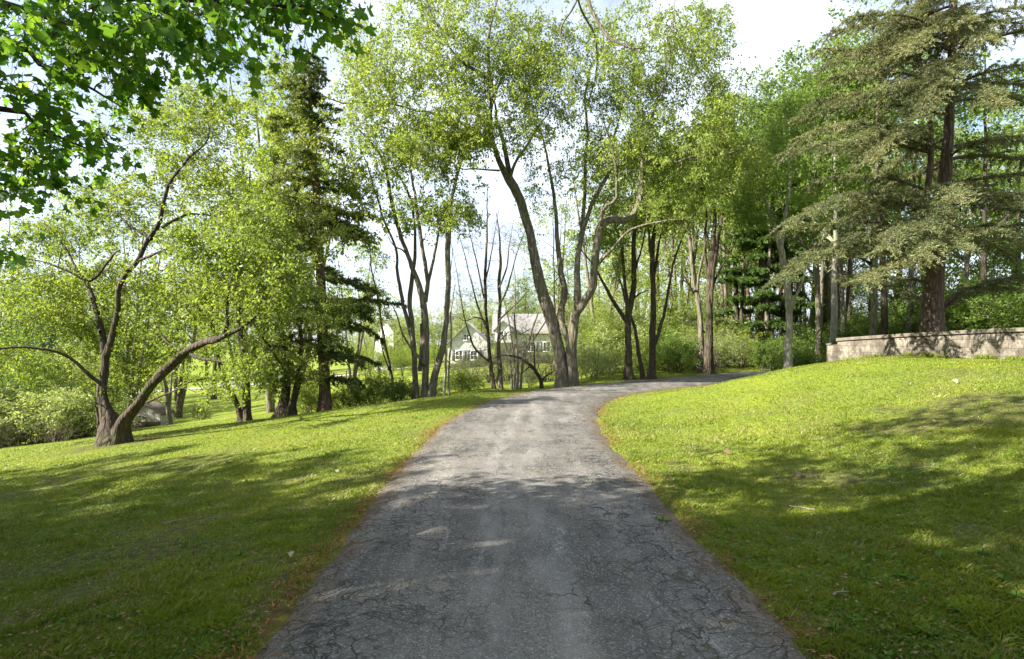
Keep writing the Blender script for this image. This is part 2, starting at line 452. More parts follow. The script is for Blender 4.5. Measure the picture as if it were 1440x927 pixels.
at = rme.attributes.new('edge', 'FLOAT', 'POINT'); at.data.foreach_set('value', ED.ravel().astype(np.float32))
at = rme.attributes.new('track', 'FLOAT', 'POINT'); at.data.foreach_set('value', TK.ravel().astype(np.float32))
struct('driveway', rme)

# far lane in the valley
M['lane'] = plain_mat('lane_gravel', (.26, .25, .24), (.33, .32, .31), 2, .9, obj=False)
lx = np.linspace(-95, -14, 120); ly = 92 + 6 * np.sin((lx + 20) / 40)
lv = []
for wd in (-2.6, 0, 2.6):
    lv.append(np.stack([lx, ly + wd, terrain(lx, ly + wd) + .05], 1))
lv = np.stack(lv, 1).reshape(-1, 3); li = np.arange(len(lv)).reshape(-1, 3)
lq = np.stack([li[:-1, :-1], li[1:, :-1], li[1:, 1:], li[:-1, 1:]], -1).reshape(-1, 4)
struct('lane', make_mesh('lane', [(lv, lq)], [M['lane']], True))

# ------------------------------------------------------------------ trees
def colonize(pos0, rad0, attrs, g, uppen=.6, lift=.12, wob=.15, maxr=.03, gain=.010):
    A = np.asarray(attrs); cap = len(pos0) + len(A) * 5
    Pn = np.zeros((cap, 3)); Rn = np.zeros(cap); n = len(pos0)
    Pn[:n] = pos0; Rn[:n] = rad0
    d0 = np.array([np.min(np.linalg.norm(Pn[:n] - a, axis=1)) for a in A])
    segs = []; rads = []; dirs = np.zeros((len(A), 3))
    for i in np.argsort(d0):
        a = A[i]; dv = a - Pn[:n]; d = np.linalg.norm(dv, axis=1)
        j = int(np.argmin(d + uppen * np.maximum(0, -dv[:, 2])))
        p = Pn[j].copy(); Ln = max(d[j], .05)
        ctl = p + .5 * (a - p) + np.array([0, 0, lift * Ln]) + g.normal(0, wob * Ln, 3)
        t = np.linspace(0, 1, 6)[:, None]
        c = (1 - t) ** 2 * p + 2 * t * (1 - t) * ctl + t * t * a
        r0 = min(Rn[j] * .75, .005 + gain * Ln, maxr); r = np.linspace(r0, max(r0 * .4, .003), 6)
        segs.append(c); rads.append(r); dirs[i] = unit(a - ctl)
        Pn[n:n + 5] = c[1:]; Rn[n:n + 5] = r[1:]; n += 5
    return np.array(segs), np.array(rads), dirs

def sprays(attr, dirs, g, twigs=4, tl=(.3, .6), per=9, size=(.06, .10), droop=.25, up=.5, width=.55, jit=.05, tmpl=DIAMOND, tr=.004):
    """leafy twigs round each attractor: returns twig tubes and leaves"""
    K = len(attr); a = np.repeat(attr, twigs, 0); d = np.repeat(dirs, twigs, 0)
    d = unit(d * .7 + g.normal(0, .75, (K * twigs, 3)) + np.array([0, 0, .1]))
    ln = g.uniform(tl[0], tl[1], K * twigs)
    t = np.linspace(0, 1, 4)
    sag = np.array([0, 0, -1.0]) * (droop * ln)[:, None]
    Pt = a[:, None] + d[:, None] * (ln[:, None] * t)[:, :, None] + sag[:, None] * (t ** 2)[None, :, None]
    Rt = np.broadcast_to(np.linspace(tr, tr * .5, 4), (len(a), 4))
    tv = batch_tubes(Pt, Rt, 3)
    s = g.random((len(a), per)) ** .8
    c = a[:, None] + d[:, None] * (ln[:, None] * s)[:, :, None] + sag[:, None] * (s ** 2)[:, :, None]
    c = c.reshape(-1, 3) + g.normal(0, jit, (len(a) * per, 3))
    ax = np.repeat(d, per, 0) * .5 + g.normal(0, .6, (len(c), 3)) + np.array([0, 0, -droop * 1.6])
    nr = g.normal(0, .7, (len(c), 3)) + np.array([0, 0, up])
    lf = leaves(c, ax, nr, size[0] * .65 + (size[1] * 1.12 - size[0] * .65) * g.random(len(c)) ** 1.35, width, tmpl, g.random(len(c)))
    return tv, lf

def clump_pts(clumps, d, g, keep=.25):
    """clumps in photo terms (px,py,rx,ry, depth offset, depth radius, count) -> world points, denser near the outside"""
    out = []
    for (px, py, rx, ry, do, dr, n) in clumps:
        u = unit(g.normal(0, 1, (n, 3))) * (g.random(n) ** .42)[:, None]
        dd = d + do + u[:, 1] * dr
        out.append(np.stack([(px + u[:, 0] * rx - 720) / F * dd, dd, CAM_H + (HOR - (py - u[:, 2] * ry)) / F * dd], 1))
    return cluster(np.concatenate(out), g, keep=keep)

def cluster(p, g, sc=1.0, th=-.12, keep=.15):
    f = np.sin(p[:, 0] * 2.1 * sc + 1.3 * np.sin(p[:, 2] * 1.1 * sc)) + np.sin(p[:, 1] * 1.9 * sc + 2.0) + np.sin(p[:, 2] * 2.5 * sc + 1.1 * np.sin(p[:, 0] * .9 * sc))
    return p[(f / 3 > th) | (g.random(len(p)) < keep)]

def hero(name, label, cat, d, limbs, clumps=(), leaf='leaf_spring', bark='bark_grey', seed=1, spray=None, extra=None, group=None,
         flare=.9, twigmat='bark_twig', col=None, crown=True, rs=.68, dens=1.5):
    """limbs: list of (kind, [(px,py,half width px)..], depth offset at end[, depth offset at start]); first limb of kind trunk stands on the ground"""
    g = np.random.default_rng(seed)
    b = limbs[0][1][0]
    bx = (b[0] - 720) / F * d; base = np.array([bx, d, gz(bx, d)])
    root = thing(name, label, cat, base, group=group)
    np_, nr_ = [], []
    for i, lb in enumerate(limbs):
        kind, pts, de = lb[0], lb[1], lb[2]; ds = lb[3] if len(lb) > 3 else 0
        k = np.linspace(0, 1, len(pts))
        w = np.array([list(P(p[0], p[1], d + ds + (de - ds) * t)) + [p[2] * rs / F * d] for p, t in zip(pts, k)])
        foot = kind == 'trunk' and abs(pts[0][1] - b[1]) < 14
        if foot:
            w[0, 2] = gz(w[0, 0], w[0, 1]) - .12
        ln = np.sum(np.linalg.norm(np.diff(w[:, :3], axis=0), axis=1))
        w = resample(w, int(max(6, min(46, ln / .22))))
        n = len(w)
        wig = np.cumsum(g.normal(0, .012, (n, 3)), 0); wig -= np.linspace(0, 1, n)[:, None] * wig[-1]; wig[0] = 0
        w[:, :3] += wig * np.minimum(1, w[:, 3:4] / .05 + .4)
        if kind == 'limb': w[:, 3] *= np.linspace(.95, .72, n)
        w[:, 3] = np.maximum(w[:, 3], .006)
        big = w[0, 3] > .07
        tv = tube(w[:, :3] - base, w[:, 3], 22 if foot else 14 if big else 8, flare if foot else 0, .12 if foot else .09 if big else .06, seed * 31 + i)
        link('trunk' if kind == 'trunk' else 'limb', make_mesh(kind, [tv], [M[bark]], True), root)
        np_.append(w[1:, :3]); nr_.append(w[1:, 3])
    np_ = np.concatenate(np_); nr_ = np.concatenate(nr_)
    A = clump_pts(clumps, d, g) if len(clumps) else np.zeros((0, 3))
    if extra is not None: A = np.concatenate([A, extra(g)])
    if len(A):
        zt = terrain(A[:, 0], A[:, 1]); A = A[A[:, 2] > zt + .25]
        sg, rd, dr = colonize(np_, nr_, A, g, **(col or {}))
        spray = dict(spray or {})
        if crown and spray.get('per', 9) > 3:
            spray['per'] = int(spray.get('per', 9) * dens * 1.5); spray['size'] = tuple(q * 1.2 for q in spray.get('size', (.06, .1)))
        tv, lf = sprays(A, dr, g, **spray)
        tw = [batch_tubes(sg - base, rd, 5), (tv[0] - base, tv[1])]
        link('twigs', make_mesh('twigs', tw, [M[twigmat]]), root)
        if crown:
            link('crown', make_mesh('crown', [(lf[0] - base, lf[1], lf[2])], [M[leaf]]), root)
    return root

def conifer_needles(bough, g, step=.12, blen=.8, tuft=.07, nsize=(.06, .10), width=.22, per=3, droop=.15, start=.2, sag=.0, flat=.35):
    """flat sprays either side of a bough polyline; returns twig tube arrays and needles"""
    p = np.asarray(bough); seg = np.linalg.norm(np.diff(p, axis=0), axis=1); tot = seg.sum()
    n = max(3, int(tot * (1 - start) / step)); ts = np.linspace(start, 1, n)
    cum = np.concatenate([[0], np.cumsum(seg)]) / tot
    q = np.stack([np.interp(ts, cum, p[:, i]) for i in range(3)], 1); tg = unit(np.gradient(q, axis=0))
    side = unit(np.cross(tg, np.array([0, 0, 1.]))); tws = []; cs = []; axs = []
    for sgn in (-1, 1):
        dv = unit(side * sgn * g.uniform(.5, 1, (n, 1)) + tg * g.uniform(.3, .9, (n, 1)) + np.array([0, 0, 1.]) * g.normal(0, flat, (n, 1)))
        ln = blen * g.uniform(.35, 1.1, n) * (1.05 - .6 * ts) * np.minimum(1, .5 + ts)
        m = 4; tt = np.linspace(0, 1, m)
        tw = q[:, None] + dv[:, None] * (ln[:, None] * tt)[:, :, None] + np.array([0, 0, -1.]) * (droop * ln)[:, None, None] * (tt ** 2)[None, :, None]
        tws.append(tw)
        k = max(2, int(blen / tuft)); s = g.random((n, k, per))
        c = q[:, None, None] + dv[:, None, None] * (ln[:, None, None] * s)[..., None] + np.array([0, 0, -1.]) * (droop * ln)[:, None, None, None] * (s ** 2)[..., None]
        ax = dv[:, None, None] * .8 + g.normal(0, .55, c.shape)
        cs.append(c.reshape(-1, 3)); axs.append(ax.reshape(-1, 3))
    c = np.concatenate(cs); ax = np.concatenate(axs)
    c = c + g.normal(0, .015, c.shape)
    return np.concatenate(tws), c, ax

def conifer(name, label, cat, d, limbs, boughs, leaf, bark, seed, nd, group=None, flare=.5, rootloc=None):
    """boughs: list of world polylines (n,3) with base radius"""
    g = np.random.default_rng(seed)
    b = limbs[0][1][0]; bx = (b[0] - 720) / F * d
    base = np.array([bx, d, gz(bx, d)]) if rootloc is None else np.asarray(rootloc, float)
    root = thing(name, label, cat, base, group=group)
    for i, (kind, pts, de) in enumerate(limbs):
        k = np.linspace(0, 1, len(pts))
        w = np.array([list(P(p[0], p[1], d + de * t)) + [p[2] / F * d] for p, t in zip(pts, k)])
        if i == 0: w[0, 2] = base[2] - .15
        w = resample(w, 34)
        w[:, 3] = np.maximum(w[:, 3], .008)
        link('trunk' if kind == 'trunk' else 'limb', make_mesh(kind, [tube(w[:, :3] - base, w[:, 3], 14, flare if i == 0 else 0, .06, seed + i)], [M[bark]], True), root)
    fill_boughs(root, base, boughs, leaf, bark, g, nd)
    return root

def fill_boughs(root, base, boughs, leaf, bark, g, nd):
    bt = []; tws = []; cs = []; axs = []
    nd = dict(nd); ns = nd.pop('nsize', (.06, .1)); wd = nd.pop('width', .22); upb = nd.pop('up', .6)
    for bp, r in boughs:
        n = len(bp); bt.append(tube(bp - base, np.linspace(r, .006, n), 6, 0, .05, int(g.integers(1e6))))
        tw, c, ax = conifer_needles(bp, g, **nd); tws.append(tw); cs.append(c); axs.append(ax)
    tw = np.concatenate(tws) - base; c = np.concatenate(cs) - base; ax = np.concatenate(axs)
    twv = batch_tubes(tw, np.broadcast_to(np.linspace(.007, .003, tw.shape[1]), tw.shape[:2]), 3)
    link('boughs', make_mesh('boughs', bt + [twv], [M[bark]], True), root)
    nr = g.normal(0, .6, c.shape) + np.array([0, 0, upb])
    lf = leaves(c, ax, nr, g.uniform(ns[0], ns[1], len(c)), wd, NEEDLE, g.random(len(c)))
    link('crown', make_mesh('needles', [lf], [M[leaf]]), root)

def bough(o, az, ln, rise, droop, g, n=12):
    t = np.linspace(0, 1, n)[:, None]; h = np.array([math.cos(az), math.sin(az), 0])
    side = np.array([-h[1], h[0], 0]); cv = g.normal(0, .10)
    p = np.asarray(o) + h * ln * t + np.array([0, 0, 1.]) * ln * (rise * t - droop * t ** 2.4) + side * ln * cv * t ** 2
    return p + np.cumsum(g.normal(0, .012 * ln / 4, (n, 3)), 0)

# ---- A: the many-armed tree at left
AD = 15.2
A_limbs = [
 ('trunk', [(160, 616, 29), (158, 600, 22), (148, 570, 12), (142, 545, 11), (146, 520, 10), (148, 500, 9.5)], .2),
 ('trunk', [(168, 614, 25), (177, 592, 17), (200, 564, 11), (226, 530, 10), (257, 501, 8.5), (285, 483, 8), (308, 476, 8)], -1.6),
 ('trunk', [(146, 608, 9), (141, 590, 7), (138, 570, 6.5), (141, 552, 6)], .3, .3),
 ('limb', [(148, 503, 9), (143, 470, 7.5), (136, 440, 7), (128, 412, 7), (121, 396, 6), (108, 374, 4.5), (97, 352, 3.5), (80, 330, 2.5), (62, 312, 1.6)], 1.2, .2),
 ('limb', [(149, 502, 9), (157, 476, 8), (165, 444, 7.5), (168, 405, 7.5), (180, 384, 7), (197, 366, 7), (212, 338, 6.5), (228, 318, 6), (236, 284, 5), (243, 256, 4.5), (258, 233, 4), (272, 217, 3.6), (293, 198, 2.6), (292, 171, 2), (278, 142, 1.4)], -.8, .2),
 ('limb', [(121, 397, 6), (138, 386, 4.5), (148, 372, 4), (160, 357, 3.5), (168, 352, 2.5)], -1.0, .8),
 ('limb', [(228, 320, 4.5), (247, 310, 4), (262, 304, 3.4), (283, 303, 2.6), (310, 306, 1.8), (340, 318, 1.2)], 1.3, -.4),
 ('limb', [(213, 336, 5), (200, 328, 4.2), (184, 318, 3.8), (171, 306, 3.4), (158, 298, 3), (136, 296, 2.2), (108, 304, 1.4)], 1.5, -.3),
 ('limb', [(150, 548, 5), (134, 536, 5), (123, 528, 4.8), (98, 506, 4.2), (75, 496, 4), (52, 491, 3.8), (24, 489, 3.4), (0, 490, 3.2), (-40, 500, 2.4), (-90, 520, 1.2)], -1.4, 0),
 ('limb', [(306, 478, 6.5), (317, 463, 5), (320, 430, 4), (323, 402, 3.4), (332, 384, 2.8), (345, 356, 1.8), (350, 330, 1.1)], -2.3, -1.6),
 ('limb', [(306, 477, 7), (322, 470, 6), (345, 458, 4.5), (366, 436, 3.6), (389, 411, 2.4), (404, 388, 1.4)], -2.6, -1.6),
 ('limb', [(258, 500, 4), (246, 489, 3.2), (232, 480, 2.8), (222, 466, 2), (216, 452, 1.2)], .6, -1),
 ('limb', [(268, 498, 4.2), (282, 504, 3.6), (308, 508, 3), (330, 512, 2), (350, 522, 1.2)], -2.2, -1.2),
 ('limb', [(207, 566, 4), (222, 559, 3), (240, 550, 2.4), (258, 545, 1.6), (275, 552, 1)], -1.6, -.6),
 ('limb', [(141, 467, 4), (130, 452, 2.6), (112, 440, 1.9), (90, 432, 1.2)], 1.6, .2),
 ('limb', [(197, 366, 4), (216, 357, 3.2), (240, 346, 2.4), (262, 336, 1.6), (285, 332, 1)], -1.8, -.4),
 ('limb', [(121, 396, 4), (96, 384, 3), (66, 372, 2.4), (36, 366, 1.6), (0, 372, 1)], .3, .6),
]
A_cl = [(60, 350, 80, 50, .4, 1.8, 75), (150, 290, 90, 60, .3, 2, 105), (260, 240, 90, 80, 0, 2, 120), (290, 160, 70, 45, 0, 1.6, 60), (210, 180, 80, 50, .5, 1.8, 55),
        (350, 330, 70, 60, -1, 1.8, 85), (370, 410, 60, 50, -1.5, 1.5, 70), (60, 430, 80, 45, .3, 1.6, 70), (210, 430, 80, 55, -.4, 1.6, 70), (300, 390, 60, 50, -1.2, 1.4, 50),
        (40, 500, 70, 20, -.8, 1, 22), (300, 545, 35, 10, -1.6, .6, 5), (262, 490, 30, 20, -.9, .7, 9), (150, 400, 50, 45, .3, 1.2, 30), (-60, 440, 90, 100, 0, 2, 60), (130, 470, 40, 30, -.3, .8, 18), (150, 545, 22, 26, -.4, .4, 16)]
A_cl += [(210, 480, 60, 35, -.2, 1.0, 45), (110, 445, 50, 35, .2, 1.0, 35), (70, 520, 50, 22, -.4, .8, 20), (240, 420, 50, 40, -.6, 1.0, 40), (185, 520, 25, 20, -.3, .5, 10), (350, 330, 55, 50, -2.4, 1.1, 55), (395, 392, 40, 40, -2.7, .9, 40), (288, 165, 45, 40, -1.0, .9, 45), (312, 306, 40, 26, 1.0, .8, 28), (270, 335, 30, 20, -2.0, .6, 18), (345, 518, 28, 16, -2.4, .6, 14), (80, 335, 40, 30, 1.0, .9, 28)]
A_cl = [(c_[0], c_[1], c_[2], c_[3], c_[4] + (.9 if c_[4] > -.9 else .1), c_[5] * .9, int(c_[6] * 1.0)) for c_ in A_cl]
hero('spreading_tree', 'many-armed olive tree with low arching limbs on the left lawn', 'tree', AD, A_limbs, A_cl, 'leaf_olive', 'bark_dark', 3,
     dict(twigs=5, tl=(.3, .65), per=9, size=(.05, .085), droop=.15), flare=1.0, dens=1.4, rs=.54, col=dict(gain=.015, maxr=.05))

# ---- B: double tree left, C: stout twin tree
hero('twin_tree', 'two-stemmed tree with a leaning left stem right of the old shed', 'tree', 21.5,
 [('trunk', [(348, 592, 10), (347, 565, 8), (346, 530, 7.5), (344, 490, 6.5), (338, 430, 5.5), (342, 370, 4), (348, 300, 2.6), (352, 240, 1.4)], .6),
  ('trunk', [(340, 592, 8), (333, 572, 5.6), (324, 552, 5), (316, 534, 4.6), (306, 505, 4), (300, 460, 3.2), (296, 410, 2.4), (285, 350, 1.2)], -.4),
  ('limb', [(316, 534, 3.6), (305, 532, 3.2), (292, 531, 2.8), (275, 535, 2.2), (258, 541, 1.4)], -1.2, -.1),
  ('limb', [(343, 552, 4.4), (333, 535, 4), (329, 515, 3.4), (322, 480, 2.4), (316, 440, 1.4)], .8, .2),
  ('limb', [(340, 440, 4), (362, 400, 3), (380, 350, 2), (392, 300, 1.2)], -1, .3)],
 [(300, 440, 60, 60, 0, 2, 70), (345, 350, 60, 70, .3, 2, 95), (350, 260, 50, 60, .3, 1.8, 70), (390, 320, 40, 60, -.5, 1.5, 50), (290, 530, 35, 8, -.8, .6, 7), (380, 470, 35, 40, 0, 1.2, 35), (320, 490, 35, 30, 0, 1.2, 25), (395, 190, 55, 60, -.8, 1.6, 75), (400, 110, 40, 40, -.4, 1.4, 35), (350, 180, 50, 50, 0, 1.6, 50)],
 'leaf_spring', 'bark_dark', 5, dict(twigs=5, tl=(.3, .65), per=9, size=(.06, .11), droop=.15))
hero('stout_tree', 'stout dark forked trunk with rust-tinged leaves beside the reddish conifer', 'tree', 19.5,
 [('trunk', [(398, 588, 16), (400, 566, 11), (402, 545, 9.5), (404, 520, 8.5), (400, 480, 7), (392, 430, 5.5), (386, 370, 4), (380, 300, 2.6), (384, 240, 1.3)], .4),
  ('trunk', [(408, 588, 11), (413, 566, 6.5), (418, 545, 6), (421, 520, 5), (424, 480, 4), (420, 420, 3), (415, 360, 1.6)], -.5),
  ('limb', [(402, 520, 5), (382, 496, 3.6), (364, 470, 2.6), (350, 445, 1.5)], -1),
  ('limb', [(396, 450, 4), (420, 420, 3), (440, 380, 2), (452, 340, 1.2)], -1, .2)],
 [(385, 500, 50, 40, -.5, 1.5, 60), (410, 440, 55, 50, -.3, 1.6, 75), (395, 350, 55, 60, 0, 1.6, 80), (420, 280, 45, 55, -.4, 1.5, 70), (435, 190, 40, 50, -.6, 1.3, 45), (450, 330, 40, 50, -1.2, 1.2, 50), (460, 450, 35, 40, -1.4, 1, 40), (425, 520, 35, 25, -.6, 1, 26), (380, 535, 30, 14, -.7, .7, 14)],
 'leaf_rust', 'bark_dark', 7, dict(twigs=5, tl=(.25, .6), per=9, size=(.055, .10), droop=.15), flare=.9)

# ---- D: dark conifer with reddish trunk
gD = np.random.default_rng(41); DD = 20.0
D_trunk = [(457, 583, 9.5), (457, 560, 8.5), (456, 530, 8), (454, 480, 7.4), (452, 420, 6.6), (449, 350, 5.6), (445, 280, 4.6), (440, 200, 3.4), (436, 130, 2.2), (433, 68, .8)]
bD = []
tp = resample(np.array([P(a, b_, DD) for a, b_, _ in D_trunk]), 120)
for i in range(64):
    k = gD.uniform(.17, .985); o = tp[int(k * 119)]; ln = (3.0 * (1 - k) ** .8 + .35) * gD.uniform(.55, 1.12)
    if k < .28: ln *= .8
    bD.append((bough(o, gD.uniform(0, 6.28), ln, gD.uniform(-.06, .22), gD.uniform(.1, .4), gD), .012 + .010 * ln))
for i in range(34):
    k = gD.uniform(.74, .99); bD.append((bough(tp[int(k * 119)], gD.uniform(0, 6.28), gD.uniform(.35, .8) * (1.5 - k), .25, .25, gD), .015))
for (px, py, ln) in ((452, 395, 1.9), (454, 500, 1.8), (454, 532, 1.3), (452, 455, 1.4)):
    for da in (-.3, .35): bD.append((bough(P(px, py, DD), da - .15, ln * gD.uniform(.85, 1.1), .12, .3, gD), .035))
conifer('tall_conifer', 'tall dark conifer with straight reddish trunk, its tip above the left trees', 'conifer', DD, [('trunk', D_trunk, 0)], bD, 'leaf_spruce', 'bark_red', 43,
        dict(step=.11, blen=.62, tuft=.05, nsize=(.07, .13), width=.34, per=3, droop=.28, start=.12, flat=.3, up=.6))

# ---- E: multi-stemmed clump
E_limbs = [
 ('trunk', [(598, 563, 10), (598, 540, 7.5), (599, 501, 7), (597, 435, 6.5), (590, 400, 5.6), (577, 366, 5), (566, 335, 4.4), (558, 305, 4), (551, 276, 3.6), (543, 240, 3), (531, 212, 2.4), (514, 192, 2), (492, 168, 1.2)], .8),
 ('trunk', [(604, 560, 8), (611, 530, 6.5), (621, 490, 6), (627, 440, 5.4), (630, 400, 5.2), (629, 350, 5), (631, 300, 4.4), (638, 268, 3.6), (648, 230, 2.8), (658, 206, 2), (668, 175, 1.1)], -.7, -.2),
 ('trunk', [(585, 558, 8), (584, 530, 6.2), (583, 500, 5.6), (579, 453, 4.8), (578, 400, 4.2), (582, 350, 3.6), (580, 300, 2.8), (570, 262, 2.2), (553, 235, 1.4)], .9, .5),
 ('limb', [(582, 500, 5), (573, 455, 4.4), (562, 410, 4), (558, 380, 3.8), (556, 350, 3.4), (543, 318, 3.2), (536, 295, 3), (526, 262, 2.4), (516, 230, 1.6), (505, 205, .9)], 1.2, .6),
 ('limb', [(598, 424, 6), (601, 400, 4.8), (597, 360, 4.2), (590, 320, 4), (586, 290, 3.6), (580, 250, 2.8), (578, 210, 2), (588, 170, 1.1)], -1, .2),
 ('limb', [(600, 405, 4.4), (608, 375, 3.4), (615, 345, 3), (620, 318, 2.4), (630, 290, 1.6), (640, 270, 1)], -.9, .1),
 ('limb', [(598, 512, 4), (580, 490, 3), (566, 470, 2.6), (560, 448, 2), (552, 430, 1.3)], -.8, 0),
 ('limb', [(590, 522, 4.5), (592, 480, 4), (592, 455, 3.4)], .2, .2),
 ('limb', [(577, 366, 3), (566, 352, 2), (552, 345, 1.4), (545, 330, .9)], -.6, .4),
]
E_cl = [(540, 230, 60, 60, .4, 1.8, 85), (590, 190, 60, 50, 0, 1.8, 65), (640, 230, 45, 50, -.5, 1.5, 65), (650, 300, 30, 20, -.6, 1, 22), (520, 300, 30, 40, .5, 1.3, 30), (612, 300, 30, 30, -.4, 1, 25), (660, 180, 40, 40, -.5, 1.4, 40), (570, 300, 30, 25, .3, 1, 18), (480, 250, 25, 30, .5, 1, 14)]
hero('clump_tree', 'clump of slender grey stems leaning apart left of the house', 'tree', 19.6, E_limbs, E_cl, 'leaf_birch', 'bark_grey', 9,
     dict(twigs=5, tl=(.3, .7), per=8, size=(.06, .11), droop=.3))

# ---- F: the great tree at the bend
FD = 20.0
F_limbs = [
 ('trunk', [(790, 545, 17), (788, 515, 15), (783, 486, 14), (768, 436, 13), (760, 410, 12.4), (753, 384, 12), (743, 332, 11.4), (737, 308, 11), (728, 278, 10.4), (714, 249, 9.6)], .5),
 ('trunk', [(803, 545, 14), (804, 510, 13), (805, 485, 12.4), (808, 455, 12), (811, 436, 11)], -.3),
 ('limb', [(714, 250, 9), (704, 232, 7.6), (695, 212, 7), (688, 190, 6.6), (687, 166, 6.2), (690, 128, 5.6), (686, 104, 5), (686, 75, 4.4), (688, 45, 3.6), (696, 10, 2.6), (706, -40, 1.6)], -1.2, .5),
 ('limb', [(716, 250, 7), (713, 225, 6), (706, 195, 5.4), (698, 165, 4.4), (694, 140, 3.2), (680, 100, 2)], 1.2, .5),
 ('limb', [(717, 250, 6), (721, 236, 4.4), (730, 218, 3.8), (741, 204, 3.4), (756, 180, 2.6), (770, 162, 1.6), (775, 140, 1)], -1, .5),
 ('limb', [(694, 206, 5.4), (681, 192, 4.6), (662, 179, 4), (644, 172, 3.8), (627, 170, 3.4), (604, 158, 3), (582, 155, 2.8), (552, 147, 2.6), (520, 145, 2.3), (482, 145, 2), (450, 133, 1.2)], -1.8, .3),
 ('limb', [(686, 114, 4.8), (675, 102, 4.4), (659, 92, 4), (648, 84, 3.6), (640, 76, 3), (628, 60, 2.4), (612, 30, 1.8), (596, -10, 1.2)], -1.6, -.4),
 ('limb', [(687, 168, 4), (675, 162, 3.4), (662, 158, 3), (655, 145, 2.8), (641, 135, 2.8), (620, 113, 3), (608, 95, 2.6), (606, 78, 1.6), (590, 60, 1)], 1, -.1),
 ('limb', [(702, 240, 2.6), (685, 240, 2.2), (664, 239, 2), (648, 238, 1.8), (632, 225, 1)], -2, .3),
 ('limb', [(690, 203, 3.2), (668, 208, 2.6), (650, 205, 2.2), (630, 195, 1.6), (616, 186, 1)], -2, .2),
 ('limb', [(724, 270, 2.4), (716, 258, 2), (709, 250, 1.4)], -.6, .3),
 ('limb', [(690, 150, 4), (700, 120, 2.8), (712, 95, 2), (720, 60, 1.2)], 1, -.2),
 # right trunk's stems
 ('limb', [(803, 490, 9), (793, 462, 8.4), (789, 436, 8), (794, 411, 7.4), (788, 376, 7), (784, 330, 6.4), (783, 300, 5.8), (778, 260, 4.6), (770, 220, 3.4), (760, 180, 2.2), (752, 140, 1.2)], .9, -.1),
 ('limb', [(811, 438, 9), (810, 400, 7.8), (810, 375, 7.4), (813, 340, 6.8), (820, 315, 6.2), (832, 284, 5.6), (845, 262, 5), (857, 242, 4.6), (866, 222, 4), (862, 200, 3.4), (870, 170, 2.6), (880, 130, 1.5)], .3, -.3),
 ('limb', [(811, 438, 11.5), (823, 424, 10.6), (834, 405, 10.2), (835, 380, 10), (839, 345, 9.6), (843, 322, 9.4), (850, 312, 9.2), (862, 308, 8.6), (883, 308, 8.4), (895, 295, 7.8), (902, 268, 7.2), (901, 244, 6), (906, 207, 4.8), (916, 166, 3.8), (930, 131, 3), (940, 97, 2.4), (947, 35, 1.6), (952, -20, 1)], -1.3, -.3),
 ('limb', [(845, 316, 5.4), (848, 298, 5), (855, 287, 4.8), (868, 280, 4.4), (869, 262, 4), (868, 242, 3.6), (861, 206, 2.8), (852, 180, 1.8), (846, 150, 1.1)], -1.8, -.8),
 ('limb', [(812, 380, 5), (818, 330, 4.6), (822, 280, 4.4), (823, 221, 4.4), (826, 193, 4.2), (824, 160, 3.8), (823, 131, 3.6), (832, 92, 3), (857, 62, 2.2), (864, 30, 1.4)], 1.4, .2),
 ('limb', [(905, 222, 3.6), (925, 231, 3.4), (947, 231, 3.2), (965, 226, 3), (982, 220, 2.8), (1026, 217, 2.4), (1050, 203, 1.7), (1066, 184, 1)], -1.5, -.8),
 ('limb', [(840, 372, 4.6), (850, 360, 4), (863, 348, 3.8), (878, 330, 3.4), (893, 321, 3.2), (915, 315, 2.6), (942, 310, 1.6), (962, 308, .9)], -2.2, -.5),
 ('limb', [(821, -60, 6), (826, -10, 4.6), (838, 22, 4), (848, 40, 3.6), (858, 53, 3.2), (872, 60, 2.8), (888, 67, 2.2), (915, 65, 1.2)], -3.6, -3),
 ('limb', [(823, -60, 4), (808, 5, 2.6), (792, 30, 2.2), (789, 52, 1.8), (800, 75, 1)], -3.6, -3),
 ('limb', [(826, 150, 2.2), (838, 100, 2.4), (836, 50, 2.6), (812, 0, 3), (821, -62, 6)], -3, .9),
]
F_cl = [(520, 150, 60, 60, -1, 2.2, 130), (560, 90, 80, 70, -.5, 2.4, 170), (620, 40, 90, 60, 0, 2.6, 170), (640, 140, 80, 70, -.8, 2.4, 170), (700, 60, 80, 70, 0, 2.4, 120), (740, 130, 60, 70, 0, 2, 75),
        (800, 110, 70, 80, 0, 2.4, 150), (880, 70, 90, 80, 0, 2.6, 190), (960, 90, 80, 80, -.3, 2.4, 180), (1020, 160, 60, 60, -.8, 2, 110), (890, 180, 80, 70, -.4, 2.2, 150), (960, 220, 80, 60, -.8, 2.2, 150), (1040, 230, 45, 40, -1, 1.5, 50),
        (830, 220, 50, 60, .3, 2, 90), (770, 270, 35, 40, .6, 1.5, 30), (860, 280, 40, 20, .4, 1.2, 22), (940, 290, 50, 30, -1.4, 1.4, 40), (500, 60, 30, 40, -.5, 1.4, 30), (800, -60, 260, 70, 0, 3.5, 160), (610, -40, 120, 60, -.3, 2.5, 70), (1000, 30, 50, 40, 0, 2, 50), (590, 200, 50, 30, -1.5, 1.5, 50), (730, 200, 30, 30, -.5, 1, 18), (705, 120, 60, 50, -.4, 1.8, 80), (745, 60, 60, 50, 0, 1.8, 70), (660, 190, 40, 25, -1.2, 1.2, 35), (755, 170, 35, 40, -.4, 1.4, 35)]
hero('great_tree', 'great spreading tree with two joined trunks at the bend of the drive', 'tree', FD, F_limbs, F_cl, 'leaf_birch', 'bark_grey', 13,
     dict(twigs=5, tl=(.3, .75), per=8, size=(.055, .095), droop=.4), flare=.5, dens=1.3, rs=.60)

